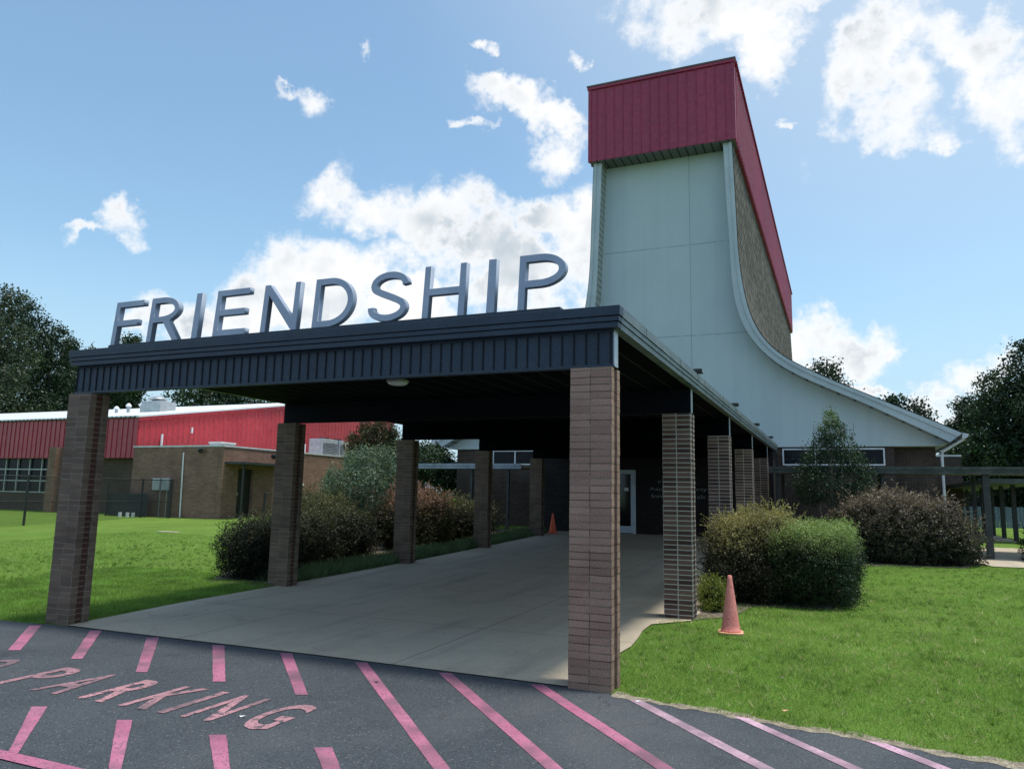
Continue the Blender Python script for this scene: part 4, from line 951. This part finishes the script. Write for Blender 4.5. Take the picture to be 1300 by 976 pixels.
# courtyard trees
x, y = -11.0, 12.3
t = tree('weeping_tree', 'grey green weeping tree in front of the low brick building', x, y, 2.9,
     [(-.9, -.3, 1.85, .38, .4, .6), (-.4, .3, 2.35, .5, .45, .45), (.2, -.2, 2.45, .55, .55, .6), (.8, .1, 2.2, .5, .5, .75), (-.2, -.5, 1.8, .6, .5, .65), (.6, -.6, 1.75, .5, .45, .6), (-1.2, .3, 1.6, .25, .3, .4), (.3, .4, 2.65, .3, .3, .4), (-.7, .1, 2.7, .15, .15, .25), (.75, 0, 2.75, .15, .15, .25), (-1.35, 0, 2.0, .12, .12, .3)], 26000, .07, LM['weep'], .05, 'palebark', z0=gz(12.3), stems=3)
tree('crape_myrtle', 'dark twiggy tree against the end of the red gable', -14.3, 17.4, 4.2, [(-.6, 0, 3.3, .45, .45, .4), (0, 0, 3.75, .4, .4, .45), (.5, 0, 3.5, .5, .5, .5), (0, .3, 3.1, .6, .6, .45), (.8, 0, 3.1, .45, .45, .4), (-.9, .1, 3.75, .2, .2, .2), (.3, 0, 4.15, .22, .22, .25), (-.35, 0, 4.15, .18, .18, .25), (.9, 0, 3.95, .2, .2, .25)], 22000, .085, LM['myrtle'], .05, 'palebark', z0=.52, stems=3)
tree('broadleaf_tree', 'leafy green tree under the white left eave', -14.0, 20.8, 3.2, [(-.8, 0, 2.9, .9, .8, .65), (.4, 0, 2.8, .9, .8, .6), (0, .5, 3.2, .9, .8, .6), (-1.4, 0, 3.4, .7, .7, .6), (1.2, 0, 2.4, .7, .6, .6)], 34000, .11, LM['broad'], .09, z0=.6)
tree('broadleaf_tree', 'small green tree left of the white eave behind the walkway', -18.5, 25.5, 3.6, [(-.8, 0, 3.1, 1.0, .8, .8), (.6, 0, 3.2, 1.0, .8, .7), (0, .5, 3.7, .9, .8, .5)], 24000, .13, LM['broad'], .09, z0=.6)
hol = [(0, 0, 2.1, .78, .6, .5), (-.45, -.1, 2.3, .5, .5, .42), (.5, .1, 2.35, .55, .5, .45), (0, 0, 2.7, .75, .55, .5), (-.15, 0, 3.0, .48, .42, .4), (.25, 0, 3.1, .4, .4, .4), (.05, 0, 3.5, .32, .3, .35), (.5, 0, 2.75, .3, .3, .3), (-.55, 0, 1.95, .35, .35, .3), (.7, 0, 2.1, .3, .3, .35)]
hol += [(random.uniform(-.6, .6)*(1-q), random.uniform(-.3, .3), 2.0+2.0*q, .15, .15, .24) for q in [i/22 for i in range(22)]]+[(.02, 0, 3.85, .12, .12, .28), (.2, 0, 3.6, .13, .12, .25), (-.25, 0, 3.4, .14, .12, .22)]
tree('holly_tree', 'dark bushy holly tree in front of the stucco gable on thin trunks', 1.72, 14.75, 3.4, hol, 44000, .05, LM['holly'], .026, 'palebark', z0=gz(14.75), stems=3)
# airy top of the holly
# strap-leaved ground cover along the walk
def blades(name, X, Y, h, w, mat, lean=.5, z=None):
    n = len(X); Z = gza(Y)+.004 if z is None else z; a = RNG.uniform(0, 2*np.pi, n); hh = h*RNG.uniform(.5, 1.25, n); ww = w*RNG.uniform(.7, 1.3, n)
    dx = np.cos(a)*ww/2; dy = np.sin(a)*ww/2; la = RNG.uniform(0, 2*np.pi, n); ll = hh*lean*RNG.uniform(.2, 1.4, n)
    B = np.stack([X, Y, Z], 1); e = np.stack([dx, dy, np.zeros(n)], 1); T = B+np.stack([np.cos(la)*ll, np.sin(la)*ll, hh], 1)
    return np_mesh(name, np.stack([B-e, B+e, T], 1).reshape(-1, 3), 3, mat)
n = 26000; X = RNG.uniform(-8.05, -7.25, n); Y = RNG.uniform(4.5, 17.6, n); k = ~((X > -7.44) & ((Y % S) < .35)); 
tag(blades('ground_cover', X[k], Y[k], .20, .02, LM['liri'], .8), 'strap leaved ground cover edging the concrete walk', 'ground cover', kind='stuff')
# lawn blades
def lawn_pts(n, x0, x1, y0, y1):
    X = RNG.uniform(x0, x1, n); Y = RNG.uniform(y0, y1, n); return X, Y
EX = np.array([e[0] for e in EDGE]); EY = np.array([e[1] for e in EDGE])
def ok(X, Y):
    e = np.interp(X, EX, EY)+.02+.03*np.sin(X*5.1)*np.sin(X*2.3)
    k = Y > e; k &= ~((X > cl(3)+.0) & (X < -.02) & (Y > 4)); k &= ~((X > -7.2) & (X < -.36-.06*np.sin(Y*2.4)) & (Y > -.2))
    k &= ~((X > -.2) & (X < .4) & (Y > 4.45) & (Y < 5.9)); k &= ~((X > -.2) & (X < 1.9) & (Y > 5.9)); k &= ~((X > -.2) & (X < 4.5) & (Y > 13.1)); k &= ~((X < -7.2) & (X > -8.8-(Y-4)*.35) & (Y > 4.3))
    k &= ~((X > 4.75) & (Y > 13.6)); k &= ~((X > -W-.01) & (X < -W+.42) & (Y > 0) & (Y < .3)); k &= ~((X > -.42) & (X < .01) & (Y > 0) & (Y < .3)); k &= ~((X > -.42) & (X < .01) & (Y > 4.08) & (Y < 4.4))
    return k
parts = []
for (n, x0, x1, y0, y1) in ((120000, -.5, 6.5, -2.2, 3), (80000, -.5, 6.5, 3, 8), (60000, -.1, 7.5, 8, 14)):
    X, Y = lawn_pts(n, x0, x1, y0, y1); k = ok(X, Y)
    # patchy density and height
    k &= RNG.uniform(0, 1, n) < (.72+.28*np.sin(X*2.1+np.sin(Y*1.7)*2)*np.sin(Y*2.9+X)); parts.append((X[k], Y[k]))
X = np.concatenate([p[0] for p in parts]); Y = np.concatenate([p[1] for p in parts])
gr = blades('grass', X, Y, .036, .0055, LM['grass'], .9); tag(gr, 'short mown green grass of the right lawn', 'grass', kind='stuff')
# taller scattered tufts and dry stems
def tufts(n, x0, x1, y0, y1, per, h, w, mat, label):
    cx, cy_ = lawn_pts(n, x0, x1, y0, y1); k = ok(cx, cy_) ; cx, cy_ = cx[k], cy_[k]
    X = np.repeat(cx, per)+RNG.normal(0, .022, len(cx)*per); Y = np.repeat(cy_, per)+RNG.normal(0, .022, len(cx)*per)
    tag(blades('grass', X, Y, h, w, mat, 1.1), label, 'grass', kind='stuff')
tufts(1300, -.4, 7, -2, 13, 14, .052, .008, LM['tuft'], 'darker taller grass tufts scattered in the right lawn')
tufts(1500, -.4, 7, -2, 9, 5, .055, .007, LM['dry'], 'dry straw coloured blades scattered in the right lawn')
tufts(1000, -16, -7.2, -1.5, 10, 14, .055, .011, LM['tuft'], 'darker taller grass tufts scattered in the left lawn')
parts = []
for (n, x0, x1, y0, y1) in ((90000, -12, -6.8, -1.2, 5), (70000, -20, -8, -2, 12)):
    X, Y = lawn_pts(n, x0, x1, y0, y1); k = ok(X, Y); parts.append((X[k], Y[k]))
X = np.concatenate([p[0] for p in parts]); Y = np.concatenate([p[1] for p in parts])
gr = blades('grass', X, Y, .040, .009, LM['grass'], .9); tag(gr, 'short mown green grass of the left lawn', 'grass', kind='stuff')
# small litter on road and lawn
def leaf_litter(x, y, s, mat, name, label, cat, z):
    m = MB(); m.add([(x-s, y, z+.004), (x, y-s*.45, z), (x+s, y+.2*s, z+.012), (x+.1*s, y+s*.5, z+.003)], [(0, 1, 2, 3)]); o = m.build(name, mat, origin=(x, y, z)); tag(o, label, cat)
leaf_litter(-2.33, -2.02, .03, M['white'], 'paper_scrap', 'tiny white paper scrap lying below the painted word', 'scrap', .012)
leaf_litter(.28, -.17, .028, M['white'], 'paper_scrap', 'tiny white paper scrap on the road by the front pillar', 'scrap', .012)
leaf_litter(-2.02, -.65, .03, M['groove'], 'dead_leaf', 'dark dead leaf on the long pink stripe', 'leaf', .014)
leaf_litter(1.35, 1.15, .035, M['mulch'], 'dead_leaf', 'dark dead leaf lying on the right lawn', 'leaf', .055)
leaf_litter(1.45, -.02, .03, M['cone_base'], 'dead_leaf', 'small orange brown leaf at the lawn edge', 'leaf', .045)
# bird in the sky at far left
x, y = polar(-59.2, 60); zb = 1.7+60*math.tan(R(15.2))
t = thing('bird', 'tiny dark bird gliding in the sky at the far left', 'bird', (x, y, zb))
m = MB(); m.tube([(x-.18, y, zb), (x-.08, y, zb+.02), (x+.08, y, zb+.01), (x+.2, y, zb-.02)], .045, 8, .02); m.build('body', M['groove'], t)
for s_ in (-1, 1): MB().add([(x-.06, y, zb+.02), (x+.08, y, zb+.02), (x+.03+.1*s_, y+s_*.35, zb+.14), (x-.02+.18*s_, y+s_*.6, zb+.05)], [(0, 1, 2, 3)] if s_ > 0 else [(0, 1, 2, 3)]).build('wing', M['groove'], t)

# ------------------------------------------------------------------ sky, sun, camera
SUN = Vector((.21, .07, 1)).normalized(); el = math.asin(SUN.z); az = math.atan2(SUN.x, SUN.y)
world = bpy.data.worlds.new('World'); bpy.context.scene.world = world; world.use_nodes = True; nt = world.node_tree
bg = nt.nodes['Background']; sky = nt.nodes.new('ShaderNodeTexSky'); sky.sky_type = 'NISHITA'; sky.sun_disc = False
sky.sun_elevation = el; sky.sun_rotation = az; sky.air_density = 1.0; sky.dust_density = 1.2; sky.ozone_density = 1.3
tc = nt.nodes.new('ShaderNodeTexCoord').outputs['Generated']
sp = nt.nodes.new('ShaderNodeSeparateXYZ'); nt.links.new(tc, sp.inputs[0])
azn = math_(nt, 'MULTIPLY', math_(nt, 'ARCTAN2', sp.outputs[0], sp.outputs[1]), 57.29578)
eln = math_(nt, 'MULTIPLY', math_(nt, 'ARCSINE', sp.outputs[2]), 57.29578)
BL = [(-34.822,21.219,.237,.012,.048,-.561,1.0),(-29.298,20.471,.164,-.058,-.112,-.399,1.0),(-23.971,17.962,.185,-.087,-.172,-.415,1.0),(-19.642,16.844,.297,.003,0,-.452,1.0),(-20.614,20.869,.278,.004,.001,-.678,1.0),(-18.008,20.0,.464,.003,-.007,-.502,1.0),(-40.33,15.424,.238,.058,.125,-.454,1.0),(-35.731,15.822,.283,.015,.035,-.458,1.0),(-31.488,14.18,.297,-.127,-.195,-.493,1.0),(-43.492,12.976,.369,.026,.056,-.559,1.0),(-48.836,11.198,.358,.059,.21,-1.015,.8),(-23.922,29.289,.308,-.072,-.161,-1.049,.9),(-20.713,28.003,.426,-.29,-.361,-.751,.9),(-19.923,25.588,.489,-.323,-.238,-.472,.9),(-26.719,27.099,.719,-.051,-.072,-2.078,.7),(-18.524,31.075,1.308,.011,-.038,-1.648,.6),(-26.274,32.871,.969,.033,.083,-2.253,.6),(-41.882,27.839,.566,-.365,-.739,-1.692,.7),(-39.033,26.597,.719,-.391,-.314,-.86,.8),(-36.804,31.148,1.63,.108,.174,-1.441,.6),(-51.078,18.16,.77,-.397,-.315,-.6,.8),(-53.014,17.04,.656,.062,.437,-2.431,.6),(-50.079,17.02,1.108,.097,.152,-.949,.7),(-8.194,33.812,.183,-.005,-.056,-.505,1.1),(-5.002,31.177,.572,-.02,-.105,-.794,.9),(-1.176,33.514,.303,.049,-.032,-1.083,.9),(-12.379,34.442,.499,-.006,-.068,-.88,.8),(3.495,29.855,.364,-.139,-.139,-.308,1.1),(4.75,25.303,.385,-.282,-.351,-.451,.9),(7.99,29.771,.23,-.063,-.249,-.598,1.1),(10.582,25.938,.488,.166,.066,-.291,1.05),(-3.441,26.752,1.476,-.055,-.363,-2.81,.6),(-.247,11.571,.334,-.014,-.042,-.651,1.0),(3.227,10.688,.538,.06,.189,-1.55,.8),(8.333,8.35,.497,.083,.211,-.878,1.0),(6.554,6.91,.487,-.185,-.467,-.985,.9),(1.374,7.937,.582,-.223,-.634,-1.419,.8),(5.214,5.87,.617,-.033,-.029,-.869,.9),
 (-23.017,16.526,0.186,-0.049,-0.082,-0.346,1.1),(-38.518,13.71,0.155,0.031,0.08,-0.357,1.05),(-46.592,11.824,0.272,0.044,0.12,-0.6,0.9),(-27.406,19.301,0.264,-0.067,-0.098,-0.471,1.0),(-17.82,19.428,0.626,0.003,-0.005,-0.35,1.0),(-11.279,32.918,0.292,-0.146,-0.179,-0.484,0.9),(-4.735,30.51,0.663,-0.024,-0.104,-0.788,0.9),(6.063,26.491,0.573,0.165,0.048,-0.336,1.0),(6.599,23.485,0.607,-0.275,-0.6,-1.042,0.8),(-0.001,11.282,0.278,-0.011,-0.034,-0.537,1.0),(2.432,29.594,0.449,-0.118,-0.121,-0.344,1.0),(6.735,6.127,0.445,-0.025,-0.03,-0.745,0.9),(-23.278,29.039,0.344,-0.066,-0.112,-0.861,0.9),(-19.732,25.315,0.497,-0.204,-0.165,-0.51,0.9),(-42.066,27.962,0.633,-0.486,-0.872,-1.601,0.8),(-39.033,26.597,0.834,-0.274,-0.191,-1.024,0.8),
 # clouds outside the photo, so that the rest of the sky is not empty
 (40,25,.08,0,0,-.2,1.0),(90,30,.07,0,0,-.16,1.0),(140,22,.08,0,0,-.2,1.0),(-90,28,.09,0,0,-.2,1.0),(-130,20,.07,0,0,-.2,1.0)]
wp = N(nt, 'ShaderNodeTexNoise'); wp.inputs['Scale'].default_value = 10; wp.inputs['Detail'].default_value = 8; wp.inputs['Roughness'].default_value = .62; nt.links.new(tc, wp.inputs['Vector'])
wsc = nt.nodes.new('ShaderNodeSeparateColor'); nt.links.new(wp.outputs['Color'], wsc.inputs[0])
azc = math_(nt, 'ADD', azn, math_(nt, 'MULTIPLY', math_(nt, 'SUBTRACT', wsc.outputs[0], .5), 9.0))
elc = math_(nt, 'ADD', eln, math_(nt, 'MULTIPLY', math_(nt, 'SUBTRACT', wsc.outputs[1], .5), 8.0))
def cloud_density(da, de):
    a_ = math_(nt, 'ADD', azc, da) if da else azc; e_ = math_(nt, 'ADD', elc, de) if de else elc
    acc = None
    for (ca, ce, m11, m12, m21, m22, am) in BL:
        a = math_(nt, 'MULTIPLY_ADD', a_, m11, math_(nt, 'MULTIPLY_ADD', e_, m12, -(ca*m11+ce*m12)))
        b_ = math_(nt, 'MULTIPLY_ADD', a_, m21, math_(nt, 'MULTIPLY_ADD', e_, m22, -(ca*m21+ce*m22)))
        r2 = math_(nt, 'MULTIPLY_ADD', a, a, math_(nt, 'MULTIPLY', b_, b_)); v = math_(nt, 'MULTIPLY_ADD', r2, -.8, 1.15*am)
        acc = v if acc is None else math_(nt, 'MAXIMUM', acc, v)
    return acc
def wn_(scale, detail, rough, off=(0, 0, 0)):
    mp = nt.nodes.new('ShaderNodeMapping'); mp.inputs['Location'].default_value = off; nt.links.new(tc, mp.inputs[0]); return noise(nt, mp.outputs[0], scale, detail, rough)
field = cloud_density(0, 0)
n_a = wn_(7, 10, .66); n_b = wn_(26, 7, .6, (3, 1, 2))
nsum = math_(nt, 'ADD', math_(nt, 'MULTIPLY', math_(nt, 'SUBTRACT', n_a, .5), 5.5), math_(nt, 'MULTIPLY', math_(nt, 'SUBTRACT', n_b, .5), 3.0))
field = math_(nt, 'MAXIMUM', field, -1.6)
val = math_(nt, 'ADD', field, nsum)
alpha = ramp(nt, val, -.55, 1.15); alpha.node.interpolation_type = 'SMOOTHSTEP'
# self shading: thick lower parts are greyer
n_s = wn_(11, 3, .5, (7, 3, 1))
thick = ramp(nt, val, .55, 1.5); thick.node.interpolation_type = 'SMOOTHSTEP'
shade = math_(nt, 'MULTIPLY', ramp(nt, n_s, .42, .62), thick)
ccol = mix(nt, shade, (1.05, 1.05, 1.05), (.60, .67, .73))
skyc = nt.nodes.new('ShaderNodeVectorMath'); skyc.operation = 'SCALE'; nt.links.new(mix(nt, 1.0, sky.outputs[0], (.90, 1.02, .95), 'MULTIPLY'), skyc.inputs[0]); skyc.inputs['Scale'].default_value = 2.3
SKY_S = .09
cs = nt.nodes.new('ShaderNodeVectorMath'); cs.operation = 'SCALE'; nt.links.new(ccol, cs.inputs[0]); cs.inputs['Scale'].default_value = 1.0/SKY_S
gd = nt.nodes.new('ShaderNodeVectorMath'); gd.operation = 'DOT_PRODUCT'; nt.links.new(tc, gd.inputs[0]); gd.inputs[1].default_value = (.19, .62, .76)
glow = ramp(nt, gd.outputs['Value'], .74, 1.0, 0, .42); glow.node.interpolation_type = 'SMOOTHSTEP'
skg = mix(nt, glow, skyc.outputs[0], (.86/SKY_S, .95/SKY_S, 1.0/SKY_S))
hz_ = mix(nt, ramp(nt, eln, 16, 1, 0, .9), skg, (.50/SKY_S, .68/SKY_S, .86/SKY_S)); fin = mix(nt, math_(nt, 'MULTIPLY', alpha, .97), hz_, cs.outputs[0]); nt.links.new(fin, bg.inputs[0]); bg.inputs[1].default_value = SKY_S
world.cycles.sampling_method = 'MANUAL'; world.cycles.sample_map_resolution = 512

sd = bpy.data.lights.new('sun', 'SUN'); sd.energy = 3.9; sd.angle = R(7); sd.color = (1, .95, .86)
so = bpy.data.objects.new('sun', sd); C.objects.link(so); so.rotation_euler = (-SUN).to_track_quat('-Z', 'Y').to_euler()

cam = bpy.data.cameras.new('camera'); co_ = bpy.data.objects.new('camera', cam); C.objects.link(co_)
yaw, pitch, roll = .4096, .1457, .0193
cy, sy, cp, sp_ = math.cos(yaw), math.sin(yaw), math.cos(pitch), math.sin(pitch)
fw = Vector((-sy*cp, cy*cp, sp_)); rt = Vector((cy, sy, 0)); up = rt.cross(fw); cr_, sr = math.cos(roll), math.sin(roll)
r2 = rt*cr_+up*sr; u2 = up*cr_-rt*sr
mw = Matrix((r2, u2, -fw)).transposed().to_4x4(); mw.translation = Vector((1.9399, -6.8065, 1.7168)); co_.matrix_world = mw
cam.sensor_width = 36; cam.lens = 36*961.427/1300; cam.clip_end = 6000; cam.clip_start = .05
sc = bpy.context.scene; sc.camera = co_
sc.view_settings.view_transform = 'Standard'; sc.view_settings.look = 'None'; sc.view_settings.exposure = 0; sc.view_settings.gamma = 1
sc.cycles.max_bounces = 6; sc.cycles.transparent_max_bounces = 12; sc.cycles.use_denoising = True
